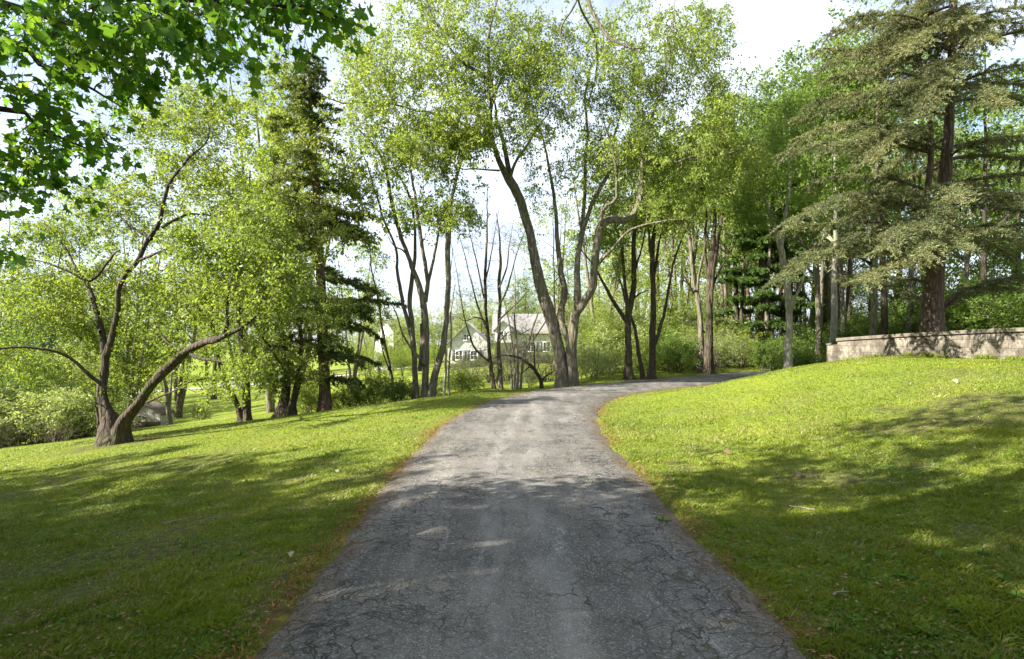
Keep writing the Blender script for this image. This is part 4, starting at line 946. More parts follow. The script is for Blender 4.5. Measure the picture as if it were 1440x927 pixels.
# beyond the house
for (k, px, d, h, lf) in [('airy', 520, 80, 12, 'leaf_pale'), ('round', 575, 100, 11, 'leaf_spring'), ('round', 600, 108, 11.5, 'leaf_pale'), ('airy', 640, 92, 11.5, 'leaf_pale'), ('round', 675, 100, 12.5, 'leaf_spring'), ('broad', 715, 96, 11, 'leaf_pale'), ('round', 738, 88, 13.5, 'leaf_mid'), ('broad', 770, 96, 13, 'leaf_spring'), ('airy', 800, 84, 16, 'leaf_pale'), ('round', 840, 90, 17, 'leaf_spring')]:
    place(k, px, d, h, {'leaf_pale': 'pale spring tree in the far wood behind the white house', 'leaf_spring': 'yellow-green tree in the far wood behind the white house', 'leaf_mid': 'dark round tree rising behind the white house roof'}[lf], 'trees behind the house', lf)
for i in range(26):
    px = 505 + 14 * i + gS0.uniform(-5, 5); d = gS0.uniform(86, 118); lf = ['leaf_pale', 'leaf_spring', 'leaf_pale', 'leaf_birch'][i % 4]
    place(['round', 'broad', 'understory'][i % 3], px, d, gS0.uniform(7.5, 10.5) + (2 if px > 780 else 0), {'leaf_pale': 'pale spring tree in the far wood behind the white house', 'leaf_spring': 'yellow-green tree in the far wood behind the white house', 'leaf_birch': 'light green low tree in the far wood behind the house'}[lf], 'trees behind the house', lf)
for (px, d, h) in [(532, 62, 3.4), (548, 70, 3.6), (553, 84, 5.0), (545, 90, 4.6), (566, 64, 3.4), (580, 72, 3.0), (612, 74, 3.4), (596, 60, 2.6), (515, 58, 3.6)]:
    place('understory', px, d, h, 'yellow-green small tree between the conifer and the white house', 'small trees left of the house', 'leaf_spring')
for (px, d, h) in [(648, 31, 2.3), (668, 36, 3.0), (690, 33, 2.6), (712, 35, 3.0), (733, 32, 2.6), (752, 36, 3.2), (770, 33, 2.4)]:
    place_later.append((px, d, h))
# right woods
for (k, px, d, h, lf) in [('airy', 780, 46, 15, 'leaf_spring'), ('airy', 845, 40, 17, 'leaf_pale'), ('round', 880, 52, 17, 'leaf_spring'), ('tall', 925, 46, 20, 'leaf_spring'), ('airy', 955, 38, 16, 'leaf_pale'), ('broad', 990, 56, 18, 'leaf_spring'), ('round', 1030, 44, 18, 'leaf_spring'), ('tall', 1065, 56, 23, 'leaf_mid'), ('airy', 1020, 36, 15, 'leaf_spring'), ('tall', 960, 66, 22, 'leaf_spring'), ('airy', 900, 66, 20, 'leaf_pale')]:
    place(k, px, d, h, {'leaf_spring': 'yellow-green tree in the wood beyond the bend of the drive', 'leaf_pale': 'pale airy tree in the wood beyond the bend of the drive', 'leaf_mid': 'tall deep green tree in the wood beyond the bend'}[lf], 'trees beyond the bend', lf)
for (k, px, d, h, lf) in [('tall', 1110, 44, 22, 'leaf_mid'), ('round', 1140, 52, 21, 'leaf_spring'), ('tall', 1180, 40, 20, 'leaf_spring'), ('tall', 1225, 46, 21, 'leaf_mid'), ('round', 1260, 38, 18, 'leaf_spring'), ('tall', 1300, 50, 22, 'leaf_spring'), ('broad', 1340, 42, 17, 'leaf_spring'), ('round', 1430, 46, 20, 'leaf_spring'), ('tall', 1480, 36, 19, 'leaf_spring'), ('broad', 1530, 40, 18, 'leaf_mid'), ('round', 1440, 30, 12, 'leaf_mid')]:
    place(k, px, d, h, {'leaf_mid': 'deep green tree in the wood behind the cedar', 'leaf_spring': 'yellow-green tree in the wood behind the cedar'}[lf], 'trees behind the cedar', lf)
gS = np.random.default_rng(81)
for i in range(30):
    px = 1035 + 165 * gS.random(); d = gS.uniform(31, 52)
    place('slim', px, d, gS.uniform(13, 19), 'slim bare-stemmed tree in the dark stand left of the wall', 'slim trunks of the dark stand', 'leaf_mid', ['bark_red', 'bark_grey', 'bark_dark'][i % 3])
for (px, d, h, bk, lab) in [(1166, 26, 17, 'bark_pale', 'pale leaning trunk just beyond the left end of the wall'), (1151, 27, 16, 'bark_grey', 'grey trunk leaning left beyond the wall end'), (1188, 28, 16, 'bark_grey', 'slim grey trunk above the low step of the wall'), (1221, 24, 15, 'bark_grey', 'grey leaning trunk behind the wall, nearest the low step on its right'), (1242, 25, 17, 'bark_dark', 'straight dark trunk behind the wall between two leaning grey ones'), (1276, 25, 15, 'bark_grey', 'grey trunk leaning right behind the wall beside the cedar'), (1385, 24, 14, 'bark_dark', 'dark trunk behind the wall, right of the cedar'), (1355, 30, 15, 'bark_grey', 'far grey trunk behind the wall right of the cedar')]:
    place('slim', px, d, h, lab, 'trunks behind the wall', 'leaf_mid', bk)

# trees out of the picture on the left and behind, whose shade falls on the lawn
for (k, x, y, h) in [('shade', -12, -3.5, 13), ('shade', -17.5, -.5, 13), ('shade', -23, -1.5, 15), ('shade', -28, -1, 14), ('shade', -34, -3, 15), ('shade', -14, -9, 14), ('shade', -20, -9, 15), ('shade', -9, -12, 14), ('shade', -26, -9, 15), ('shade', -23, 1.5, 12), ('shade', -30, 2.5, 13), ('shade', -21, 4.5, 10), ('shade', -27.5, 6, 10.5), ('shade', -15, -2.5, 11), ('shade', -17, 2.6, 12.5), ('shade', -11.5, -.8, 11), ('shade', -24.5, 4.2, 13)]:
    pr, ph, cr, bk = protos[k]
    dup(pr, (x, y, gz(x, y) - .05), rng.uniform(0, 6), h / ph, 'leafy shade tree standing left of the drive beside the maple', 'shade trees beside the maple', {'crown': M['leaf_mid'], 'trunk': M['bark_grey']})
for q_ in [protos['shade'][0]] + list(protos['shade'][0].children): bpy.data.objects.remove(q_)

# ------------------------------------------------------------------ shrubs
def shrub(seed, h, rad, nattr, leaf, size=(.06, .105), per=14, name='shrub', stems=9, label=''):
    g = np.random.default_rng(seed); root = thing(name, label, 'shrub')
    gr, pp, rr = [], [], []
    for s in range(stems):
        az = g.uniform(0, 6.28); t = np.linspace(0, 1, 7)[:, None]
        p = np.array([g.normal(0, rad * .12), g.normal(0, rad * .12), -.08]) + np.array([math.cos(az), math.sin(az), 0]) * rad * g.uniform(.2, .8) * t ** 1.3 + np.array([0, 0, 1]) * h * g.uniform(.5, .85) * t
        r = np.linspace(.012 * h, .004, 7); gr.append(tube(p, r, 5, 0, .05, seed + s)); pp.append(p); rr.append(r)
    u = unit(g.normal(0, 1, (nattr, 3))) * (g.random(nattr) ** .45)[:, None]
    A = np.array([0, 0, h * .5]) + u * np.array([rad, rad, h * .5]); A = A[A[:, 2] > .05]
    A[:, 2] += .15 * h * np.sin(A[:, 0] * 3 + seed) * np.cos(A[:, 1] * 2.3)
    A = A[A[:, 2] > .05]
    sg, rd, dr = colonize(np.concatenate(pp), np.concatenate(rr), A, g, maxr=.012)
    tv, lf = sprays(A, dr, g, twigs=4, tl=(.15, .45), per=per, size=size, droop=.1, jit=.05, tr=.003)
    link('stems', make_mesh('stems', gr + [batch_tubes(sg, rd, 4), tv], [M['bark_twig']], True), root)
    link('foliage', make_mesh('foliage', [lf], [M[leaf]]), root)
    return root
sproto = {'bushy': (shrub(201, 2, 1.3, 160, 'leaf_spring'), 2, 'leaf_spring'), 'wispy': (shrub(202, 2.4, 1.2, 110, 'leaf_pale', (.045, .08), 9), 2.4, 'leaf_pale'), 'low': (shrub(203, 1.1, 1.1, 120, 'leaf_mid', (.06, .10)), 1.1, 'leaf_mid'),
          'brush': (shrub(204, 1.8, 1.4, 150, 'leaf_rust', (.03, .05), 2, stems=16), 1.8, 'leaf_rust')}
SU = {}
def place_shrub(kind, px, d, h, label, group=None, leaf=None, wide=1.0):
    pr, ph, lf0 = sproto[kind]; x = (px - 720) / F * d; sc = h / ph; scl = (sc * wide, sc * wide, sc); z = gz(x, d) - .04
    rz = rng.uniform(0, 6.28)
    if not SU.get(kind):
        SU[kind] = 1; pr.location = (x, d, z); pr.scale = scl; pr.rotation_euler = (0, 0, rz); pr['label'] = label
        if group: pr['group'] = group
        if leaf:
            for c in pr.children:
                if c.name.startswith('foliage'): c.material_slots[0].link = 'OBJECT'; c.material_slots[0].material = M[leaf]
        return pr
    r = dup(pr, (x, d, z), rz, scl, label, group, {'foliage': M[leaf or lf0]})
    if not group and 'group' in r: del r['group']
    return r
for (k, px, d, h, lf, lab) in [
    ('bushy', 431, 20.6, 1.15, 'leaf_spring', 'bright green bush between the stout trunk and the conifer'),
    ('bushy', 525, 21, 1.2, 'leaf_spring', 'yellow-green bush right of the conifer trunk'),
    ('low', 490, 21, .8, 'leaf_spring', 'low bush at the lawn edge just right of the conifer trunk'),
    ('low', 560, 20.4, .8, 'leaf_mid', 'deep green low bush at the foot of the grey stem clump'),
    ('low', 652, 25, .9, 'leaf_spring', 'low bush between the stem clump and the tall bare tree'),
    ('bushy', 605, 23.5, .9, 'leaf_pale', 'pale bush just behind the grey stem clump'),
    ('wispy', 745, 26, 1.0, 'leaf_pale', 'wispy pale shrub beside the coppiced stems'),
    ('wispy', 835, 24, 1.7, 'leaf_pale', 'wispy pale shrub right of the great trunk'),
    ('wispy', 858, 25, 1.5, 'leaf_spring', 'yellowish wispy shrub left of the forked tree'),
    ('bushy', 905, 26, 1.5, 'leaf_spring', 'yellow-green bush behind the leaning sapling'),
    ('bushy', 948, 27, 2.0, 'leaf_mid', 'dark rounded bush left of the pale forked tree'),
    ('wispy', 975, 28, 2.2, 'leaf_pale', 'pale shrub behind the pale forked tree'),
    ('wispy', 1012, 29, 2.3, 'leaf_pale', 'pale tall shrub right of the dark double trunk'),
    ('wispy', 1040, 30, 2.2, 'leaf_birch', 'grey-green shrub below the layered pine'),
    ('bushy', 1080, 28, 1.5, 'leaf_mid', 'bright rounded bush left of the pale lone trunk'),
    ('bushy', 1100, 30, 1.9, 'leaf_mid', 'leafy bush behind the pale lone trunk'),
    ('low', 1128, 25, 1.0, 'leaf_mid', 'low bush right of the pale lone trunk'),
    ('bushy', 1150, 30, 2.0, 'leaf_mid', 'tall bush just left of the wall end'),
    ('bushy', 430, 27, 1.6, 'leaf_spring', 'bush in the hollow behind the stout tree'),
    ('bushy', 282, 37, 1.1, 'leaf_pale', 'small pale bush on the meadow left of the two-stemmed tree'),
]: place_shrub(k, px, d, h, lab, None, lf)
for (px, d, h, lf) in [(830, 27, 1.6, 'leaf_pale'), (870, 29, 2.2, 'leaf_pale'), (900, 30, 2.4, 'leaf_spring'), (925, 29, 2.0, 'leaf_pale'), (965, 31, 2.4, 'leaf_spring'), (995, 33, 2.6, 'leaf_pale'), (1025, 33, 2.6, 'leaf_spring'), (1055, 34, 2.6, 'leaf_pale'), (940, 36, 3, 'leaf_spring'), (860, 36, 3, 'leaf_spring')]:
    place_shrub('bushy', px, d, h, {'leaf_pale': 'pale rounded bush in the undergrowth across the drive', 'leaf_spring': 'yellow-green rounded bush in the undergrowth across the drive'}[lf], 'undergrowth across the drive', lf, 1.3)
for (px, d, h) in place_later:
    place_shrub('brush', px, d, h, 'twiggy brown thicket shrub in front of the white house', 'twiggy shrubs before the house', 'leaf_rust', .8)
for (px, d, h) in [(1185, 27, 2.4), (1215, 29, 2.8), (1250, 28, 2.6), (1285, 26, 2.6), (1330, 25, 2.6), (1360, 23, 2.6), (1395, 22, 2.6), (1430, 21, 2.6), (1470, 20, 2.4), (1300, 32, 3.2), (1380, 30, 3.4), (1440, 28, 3.2), (1240, 34, 3.2)]:
    place_shrub('bushy', px, d, h, 'green leafy undergrowth bush behind the stone wall', 'undergrowth behind the wall', 'leaf_mid', 1.15)
for (k, px, d, h, lf) in [('understory', 15, 30, 5.5, 'leaf_mid'), ('understory', 60, 36, 6, 'leaf_dark'), ('understory', 100, 31, 4.6, 'leaf_pale'), ('understory', 195, 44, 6.5, 'leaf_spring'), ('understory', -40, 28, 5, 'leaf_mid'), ('understory', 130, 40, 6, 'leaf_spring')]:
    place(k, px, d, h, {'leaf_mid': 'green small tree at the lower left wood edge', 'leaf_dark': 'dark small tree deep in the left wood edge', 'leaf_pale': 'pale mounded small tree left of the many-armed trunk', 'leaf_spring': 'yellow-green small tree behind the many-armed trunk'}[lf], 'small trees at the left wood edge', lf)
for (px, d, h, lf) in [(30, 33, 5, 'leaf_spring'), (85, 34, 5.5, 'leaf_pale'), (125, 33, 4.5, 'leaf_spring'), (160, 46, 7, 'leaf_mid'), (-10, 40, 8, 'leaf_mid'), (50, 46, 9, 'leaf_dark'), (105, 50, 8, 'leaf_mid'), (185, 58, 8, 'leaf_spring'), (0, 32, 4.5, 'leaf_pale')]:
    place('understory', px, d, h, {'leaf_mid': 'green small tree at the lower left wood edge', 'leaf_dark': 'dark small tree deep in the left wood edge', 'leaf_pale': 'pale mounded small tree left of the many-armed trunk', 'leaf_spring': 'yellow-green small tree behind the many-armed trunk'}[lf], 'small trees at the left wood edge', lf)
for (px, d, h) in [(20, 27.5, 2.4), (62, 29, 2.8), (95, 27.5, 2.4), (122, 28.5, 2.6), (-15, 27, 2.4)]:
    place_shrub('bushy', px, d, h, 'rounded pale green shrub along the edge of the left lawn', 'shrubs along the left lawn', 'leaf_pale', 1.3)
for (px, d, h) in [(10, 26, 1.5), (48, 27, 1.7), (80, 26, 1.4), (115, 28, 1.5), (-30, 26, 1.6)]:
    place_shrub('brush', px, d, h, 'brown tangled brush along the edge of the left lawn', 'brush along the left lawn', 'leaf_rust', 1.2)
for (px, d, h, lf) in [(880, 31, 4.5, 'leaf_pale'), (930, 34, 5.5, 'leaf_spring'), (975, 36, 5, 'leaf_pale'), (1010, 40, 6, 'leaf_spring'), (845, 30, 3.5, 'leaf_spring'), (800, 34, 4, 'leaf_pale')]:
    place('understory', px, d, h, {'leaf_pale': 'pale small tree beyond the far side of the drive', 'leaf_spring': 'yellow-green small tree beyond the far side of the drive'}[lf], 'small trees beyond the drive', lf)
for (px, d, h) in [(1180, 33, 5), (1230, 36, 6), (1290, 34, 6), (1350, 33, 5.5), (1410, 30, 5.5), (1110, 38, 5)]:
    place('understory', px, d, h, 'deep green small tree beneath the wood behind the wall', 'small trees behind the wall', 'leaf_mid')

# ------------------------------------------------------------------ retaining wall
m, nt, out = new_mat('weathered_block'); M['block'] = m
v = pos(nt)
br = N(nt, 'ShaderNodeTexBrick'); br.inputs['Scale'].default_value = 1; br.inputs['Brick Width'].default_value = .42; br.inputs['Row Height'].default_value = .2; br.inputs['Mortar Size'].default_value = .008
br.inputs['Color1'].default_value = (1, 1, 1, 1); br.inputs['Color2'].default_value = (.8, .8, .8, 1); br.inputs['Mortar'].default_value = (.3, .3, .3, 1)
rot = N(nt, 'ShaderNodeCombineXYZ'); sx = N(nt, 'ShaderNodeSeparateXYZ'); L(nt, v, sx.inputs[0]); L(nt, sx.outputs[1], rot.inputs[0]); L(nt, sx.outputs[2], rot.inputs[1]); L(nt, rot.outputs[0], br.inputs['Vector'])
n1 = noise(nt, v, 2.2, 6, .7); n2 = noise(nt, v, 12, 5, .7); n3 = noise(nt, pos(nt, False, (1, 1, .6)), 2.6, 6, .75)
c = mixc(nt, ramp(nt, n1, .35, .65), (.115, .10, .078), (.225, .20, .158))
c = mixc(nt, math_n(nt, 'MULTIPLY', ramp(nt, n3, .44, .56), .85), c, (.05, .038, .026))
c = mixc(nt, math_n(nt, 'MULTIPLY', ramp(nt, n2, .48, .62), .7), c, (.085, .07, .05))
mm = N(nt, 'ShaderNodeMix'); mm.data_type = 'RGBA'; mm.blend_type = 'MULTIPLY'; mm.inputs[0].default_value = .55; L(nt, c, mm.inputs[6]); L(nt, br.outputs['Color'], mm.inputs[7])
bs = N(nt, 'ShaderNodeBsdfPrincipled'); bs.inputs['Roughness'].default_value = .95; L(nt, mm.outputs[2], bs.inputs['Base Color'])
bm = N(nt, 'ShaderNodeBump'); bm.inputs['Strength'].default_value = .7; bm.inputs['Distance'].default_value = .02
L(nt, math_n(nt, 'ADD', n2, math_n(nt, 'MULTIPLY', br.outputs['Fac'], -.6)), bm.inputs['Height']); L(nt, bm.outputs[0], bs.inputs['Normal']); L(nt, bs.outputs[0], out.inputs[0])
M['coping'] = plain_mat('coping_stone', (.065, .055, .042), (.165, .145, .112), 6, .95, .5)

def wall_strip(path, thick, z0f, z1f, rough=.01):
    """a straight-sided strip with thickness along a plan path"""
    p = np.asarray(path); t = unit(np.gradient(p, axis=0)); nn = np.stack([-t[:, 1], t[:, 0]], 1)
    n = len(p); rows = 7
    vs = []
    gW = np.random.default_rng(7)
    for i in range(n):
        a = p[i] - nn[i] * thick / 2; b = p[i] + nn[i] * thick / 2
        lo, hi = z0f(i), z1f(i)
        for s in (a, b):
            for r in range(rows):
                q = s + nn[i] * gW.normal(0, rough * .5) if 0 < r < rows - 1 else s
                vs.append([q[0], q[1], lo + (hi - lo) * r / (rows - 1)])
    vs = np.array(vs).reshape(n, 2 * rows, 3); idx = np.arange(n * 2 * rows).reshape(n, 2, rows); f = []
    for i in range(n - 1):
        for s in (0, 1):
            for r in range(rows - 1):
                q = [idx[i, s, r], idx[i + 1, s, r], idx[i + 1, s, r + 1], idx[i, s, r + 1]]; f.append(q if s == 1 else q[::-1])
        f.append([idx[i, 0, -1], idx[i + 1, 0, -1], idx[i + 1, 1, -1], idx[i, 1, -1]][::-1])
        f.append([idx[i, 0, 0], idx[i + 1, 0, 0], idx[i + 1, 1, 0], idx[i, 1, 0]])
    for i in (0, n - 1):
        for r in range(rows - 1):
            q = [idx[i, 0, r], idx[i, 1, r], idx[i, 1, r + 1], idx[i, 0, r + 1]]; f.append(q if i else q[::-1])
    return vs.reshape(-1, 3), np.array(f)
wp = np.array([[10.52, 18.75], [10.75, 17.8], [11.15, 16.4], [11.55, 14.9], [11.95, 13.3], [12.3, 11.5], [12.5, 9.5]])
WP = resample(np.hstack([wp, np.zeros((7, 1))]), 41)[:, :2]
wt = thing('retaining_wall', 'low weathered stone block wall with flat coping at the top of the bank', 'wall', (WP[0, 0], WP[0, 1], gz(*WP[0])))
wb = np.array(wt.location)
zt = np.interp(np.arange(41), [0, 20, 40], [1.60, 1.66, 1.95])
zt = np.array([CAM_H + (HOR - py) / F * WP[i, 1] for i, py in enumerate(np.interp(WP[:, 1], [9.5, 13.3, 15.2, 18.75], [452, 461, 466.5, 477]))])
i1 = 2
v, f = wall_strip(WP[i1:], .34, lambda i: gz(*WP[i + i1]) - .3, lambda i: zt[i + i1] - .10)
link('wall', make_mesh('wall', [(v - wb, f)], [M['block']]), wt)
v, f = wall_strip(WP[:i1 + 1], .338, lambda i: gz(*WP[i]) - .3, lambda i: zt[i] - .20)
link('wall_end', make_mesh('wall_end', [(v - wb, f)], [M['block']]), wt)
v, f = wall_strip(WP[:i1], .40, lambda i: zt[i] - .198, lambda i: zt[i] - .145, .002)
link('coping', make_mesh('coping', [(v - wb, f)], [M['coping']]), wt)
for a, b in ((2, 16), (16, 29), (29, 40)):
    sub = WP[a:b + 1].copy(); dirv = unit(sub[-1] - sub[0]); sub[-1] -= dirv * .012
    v, f = wall_strip(sub, .44, lambda i: zt[a + i] - .098, lambda i: zt[a + i], .004)
    bevel(link('coping', make_mesh('coping', [(v - wb, f)], [M['coping']]), wt), .008, 1)

# ------------------------------------------------------------------ buildings
M['white_wall'] = plain_mat('white_siding', (.64, .63, .61), (.56, .55, .53), 1.5, .7, stretch=(1, 1, 8))
M['shingle'] = plain_mat('roof_shingle', (.15, .145, .135), (.24, .23, .215), 5, .9, .4)
M['pane'] = plain_mat('window_pane', (.03, .04, .05), (.05, .06, .07), 2, .12, spec=.6)
M['shutter'] = plain_mat('dark_shutter', (.07, .08, .08), (.09, .10, .10), 4, .6)
M['trim'] = plain_mat('white_trim', (.78, .78, .76), (.7, .7, .68), 3, .5)

def gable_block(w, dp, eave, ridge, axis='y', x0=0, y0=0, base=-1.2):
    """walls with gable ends; ridge along axis"""
    if axis == 'y': prof = [(-w / 2, base), (w / 2, base), (w / 2, eave), (0, ridge), (-w / 2, eave)]; a = [(x, -dp / 2, z) for x, z in prof]; b = [(x, dp / 2, z) for x, z in prof]
    else: prof = [(-dp / 2, base), (dp / 2, base), (dp / 2, eave), (0, ridge), (-dp / 2, eave)]; a = [(w / 2, y, z) for y, z in prof]; b = [(-w / 2, y, z) for y, z in prof]
    v = np.array(a + b) + np.array([x0, y0, 0])
    return (v, np.array([[0, 1, 2, 3, 4]])), (v, np.array([[9, 8, 7, 6, 5]])), (v, np.array([[0, 5, 6, 1], [1, 6, 7, 2], [4, 9, 5, 0]]))
def roof_slab(w, dp, eave, ridge, axis, x0, y0, over=.35, th=.16):
    half = (w if axis == 'y' else dp) / 2; ln = (dp if axis == 'y' else w) / 2 + over
    sl = (ridge - eave) / half; e = half + over; ze = eave - sl * over
    pr = [(-e, ze + .02), (0, ridge + .02), (e, ze + .02), (e, ze + th + .02), (0, ridge + th + .02), (-e, ze + th + .02)]
    a = [((u, -ln, z) if axis == 'y' else (ln, u, z)) for u, z in pr]; b = [((u, ln, z) if axis == 'y' else (-ln, u, z)) for u, z in pr]
    v = np.array(a + b) + np.array([x0, y0, 0]); f = [[i, (i + 1) % 6, (i + 1) % 6 + 6, i + 6][::-1] for i in range(6)]
    return [(v, np.array(f)), (v, np.array([[0, 1, 4, 5], [1, 2, 3, 4]])), (v, np.array([[11, 10, 7, 6], [10, 9, 8, 7]]))]
def window(parent, x, y, z, w, h, shutters=True):
    fr = [box((x, y, z + h / 2), (w + .14, .08, .09)), box((x, y, z - h / 2), (w + .14, .1, .09)), box((x - w / 2 - .03, y, z), (.08, .08, h)), box((x + w / 2 + .03, y, z), (.08, .08, h)), box((x, y + .01, z), (.05, .05, h)), box((x, y + .012, z), (w, .05, .05))]
    o = link('window', make_mesh('window', fr, [M['trim']]), parent)
    link('pane', make_mesh('pane', [box((x, y + .03, z), (w, .02, h))], [M['pane']]), o)
    if shutters:
        for s in (-1, 1): link('shutter', make_mesh('shutter', [box((x + s * (w / 2 + .27), y - .002, z), (.36, .06, h + .1))], [M['shutter']]), parent)

HDD = 68.0
hx = (710 - 720) / F * HDD; hz = CAM_H + (HOR - 510) / F * HDD
house = thing('house', 'white house with brown shingle roof and shuttered windows beyond the far lawn', 'house', (hx, HDD, hz))
S1 = HDD / F
wx = (661 - 710) * S1
link('wall', make_mesh('wall', list(gable_block(4.5, 6, 2.35, 4.55, 'y', wx, 0)), [M['white_wall']]), house)
link('wall', make_mesh('wall', list(gable_block(7.8, 7, 3.55, 5.75, 'x', (742 - 710) * S1, 2.2)), [M['white_wall']]), house)
link('roof', make_mesh('roof', roof_slab(4.5, 6, 2.35, 4.55, 'y', wx, 0), [M['shingle']]), house)
link('roof', make_mesh('roof', roof_slab(7.8, 7, 3.55, 5.75, 'x', (742 - 710) * S1, 2.2), [M['shingle']]), house)
link('dormer', make_mesh('dormer', list(gable_block(1.9, 1.6, 3.9, 4.9, 'y', (708 - 710) * S1, -1.2, 2.4)), [M['white_wall']]), house)
link('roof', make_mesh('roof', roof_slab(1.9, 1.7, 3.9, 4.9, 'y', (708 - 710) * S1, -1.2, .18, .1), [M['shingle']]), house)
for px in (649, 669): window(house, (px - 710) * S1, -3.06, .95, .75, 1.05)
window(house, (659 - 710) * S1, -3.06, 3.0, .55, .7, False)
window(house, (705 - 710) * S1, -2.06, 3.35, .6, .75, False)
for px in (722, 746, 768): window(house, (px - 710) * S1, -1.36, 1.9, .8, 1.1, px != 722)
dr_ = link('door', make_mesh('door', [box(((734 - 710) * S1, -1.34, 1.0), (.95, .08, 2.05))], [M['shutter']]), house)
link('handle', make_mesh('handle', [box(((734 - 710) * S1 + .36, -1.4, 1.0), (.05, .06, .14))], [M['trim']]), dr_)
for px in np.linspace(638, 690, 7):
    place_shrub('low', px, 63.6, .75, 'clipped green bush under the white gable windows', 'foundation bushes of the house', 'leaf_mid')
for px in (758, 772, 785):
    place_shrub('low', px, 64, 1.0, 'dark rounded bush along the right front of the white house', 'bushes right of the house', 'leaf_dark')

cz = CAM_H + (HOR - 474) / F * 104
cot = thing('house', 'small far white gabled house half hidden between grey stems', 'house', ((551 - 720) / F * 104, 104, cz - 2.4), -.2)
link('wall', make_mesh('wall', list(gable_block(3.6, 7, 3.4, 5.6, 'y', base=-4)), [M['white_wall']]), cot)
link('roof', make_mesh('roof', roof_slab(3.6, 7, 3.4, 5.6, 'y', 0, 0), [M['shingle']]), cot)
window(cot, 0, -3.56, 2.2, .8, 1.1, False)

# shed
m, nt, out = new_mat('weathered_boards'); M['boards'] = m
v = pos(nt, True)
n1 = noise(nt, pos(nt, True, (6, 1, .5)), 3, 4, .7); n2 = noise(nt, v, 5, 6, .8)
wvv = N(nt, 'ShaderNodeTexWave'); wvv.inputs['Scale'].default_value = 2.6; wvv.bands_direction = 'X'; L(nt, v, wvv.inputs['Vector'])
c = mixc(nt, n1, (.30, .275, .235), (.52, .48, .42)); c = mixc(nt, math_n(nt, 'MULTIPLY', ramp(nt, n2, .52, .62), .8), c, (.11, .10, .06))
c = mixc(nt, math_n(nt, 'MULTIPLY', ramp(nt, wvv.outputs[1], .02, .12, (1, 1, 1), (0, 0, 0)), .7), c, (.05, .045, .035))
bs = N(nt, 'ShaderNodeBsdfPrincipled'); bs.inputs['Roughness'].default_value = .95; L(nt, c, bs.inputs['Base Color']); L(nt, bs.outputs[0], out.inputs[0])
M['old_wood'] = plain_mat('old_wood', (.07, .05, .035), (.13, .10, .07), 6, .95, .3)
shd = 39.0; shx = (212 - 720) / F * shd; shz = gz(shx, shd); s_ = shd / F
shed = thing('shed', 'old weathered grey board shed down in the left hollow', 'shed', (shx, shd, shz), .02)
topz = CAM_H + (HOR - 567) / F * shd - shz
link('wall', make_mesh('wall', list(gable_block(44 * s_, 1.5, topz * .56, topz, 'y', base=-.6)), [M['boards']]), shed)
link('roof', make_mesh('roof', roof_slab(44 * s_, 1.5, topz * .56, topz, 'y', 0, 0, .10, .07), [M['old_wood']]), shed)
link('skirting', make_mesh('skirting', [box((.1, -.79, .25), (42 * s_, .05, .35))], [M['old_wood']]), shed)
ang = np.linspace(0, 2 * PI, 25)
wr = .40
ring = np.stack([np.cos(ang) * wr, 0 * ang, np.sin(ang) * wr + wr], 1)
wheel = thing('wagon_wheel', 'round dark spoked wheel leaning on the front of the old shed', 'wheel', (shx - .10, shd - 1.05, gz(shx - .1, shd - 1.05)), .5)
link('rim', make_mesh('rim', [tube(ring, np.full(25, .045), 6, 0, .03, 3)], [M['old_wood']], True), wheel)
sp = [np.array([[0, 0, wr], [math.cos(a) * wr, 0, wr + math.sin(a) * wr]]) for a in np.arange(8) * PI / 4]
link('spokes', make_mesh('spokes', [batch_tubes(np.array(sp), np.full((8, 2), .02), 5)], [M['old_wood']], True), wheel)

# rail fence beyond the lawn
fence = thing('rail_fence', 'weathered rail fence across the valley behind the stout trunk', 'fence', (0, 0, 0))
fx = np.linspace((362 - 720) / F * 76, (505 - 720) / F * 76, 9); fy = 76 + 0 * fx; fz = terrain(fx, fy)
fence.location = (fx[0], fy[0], fz[0]); fb = np.array(fence.location)
for i in range(9): link('post', make_mesh('post', [box((fx[i] - fb[0], fy[i] - fb[1], fz[i] - fb[2] + .55), (.14, .14, 1.3))], [M['old_wood']]), fence)
for h_ in (.35, .72, 1.05):
    p_ = np.stack([fx, fy - .09, fz + h_], 1) - fb
    link('rail', make_mesh('rail', [tube(p_, np.full(9, .05), 5, 0, .1, 3)], [M['old_wood']], True), fence)

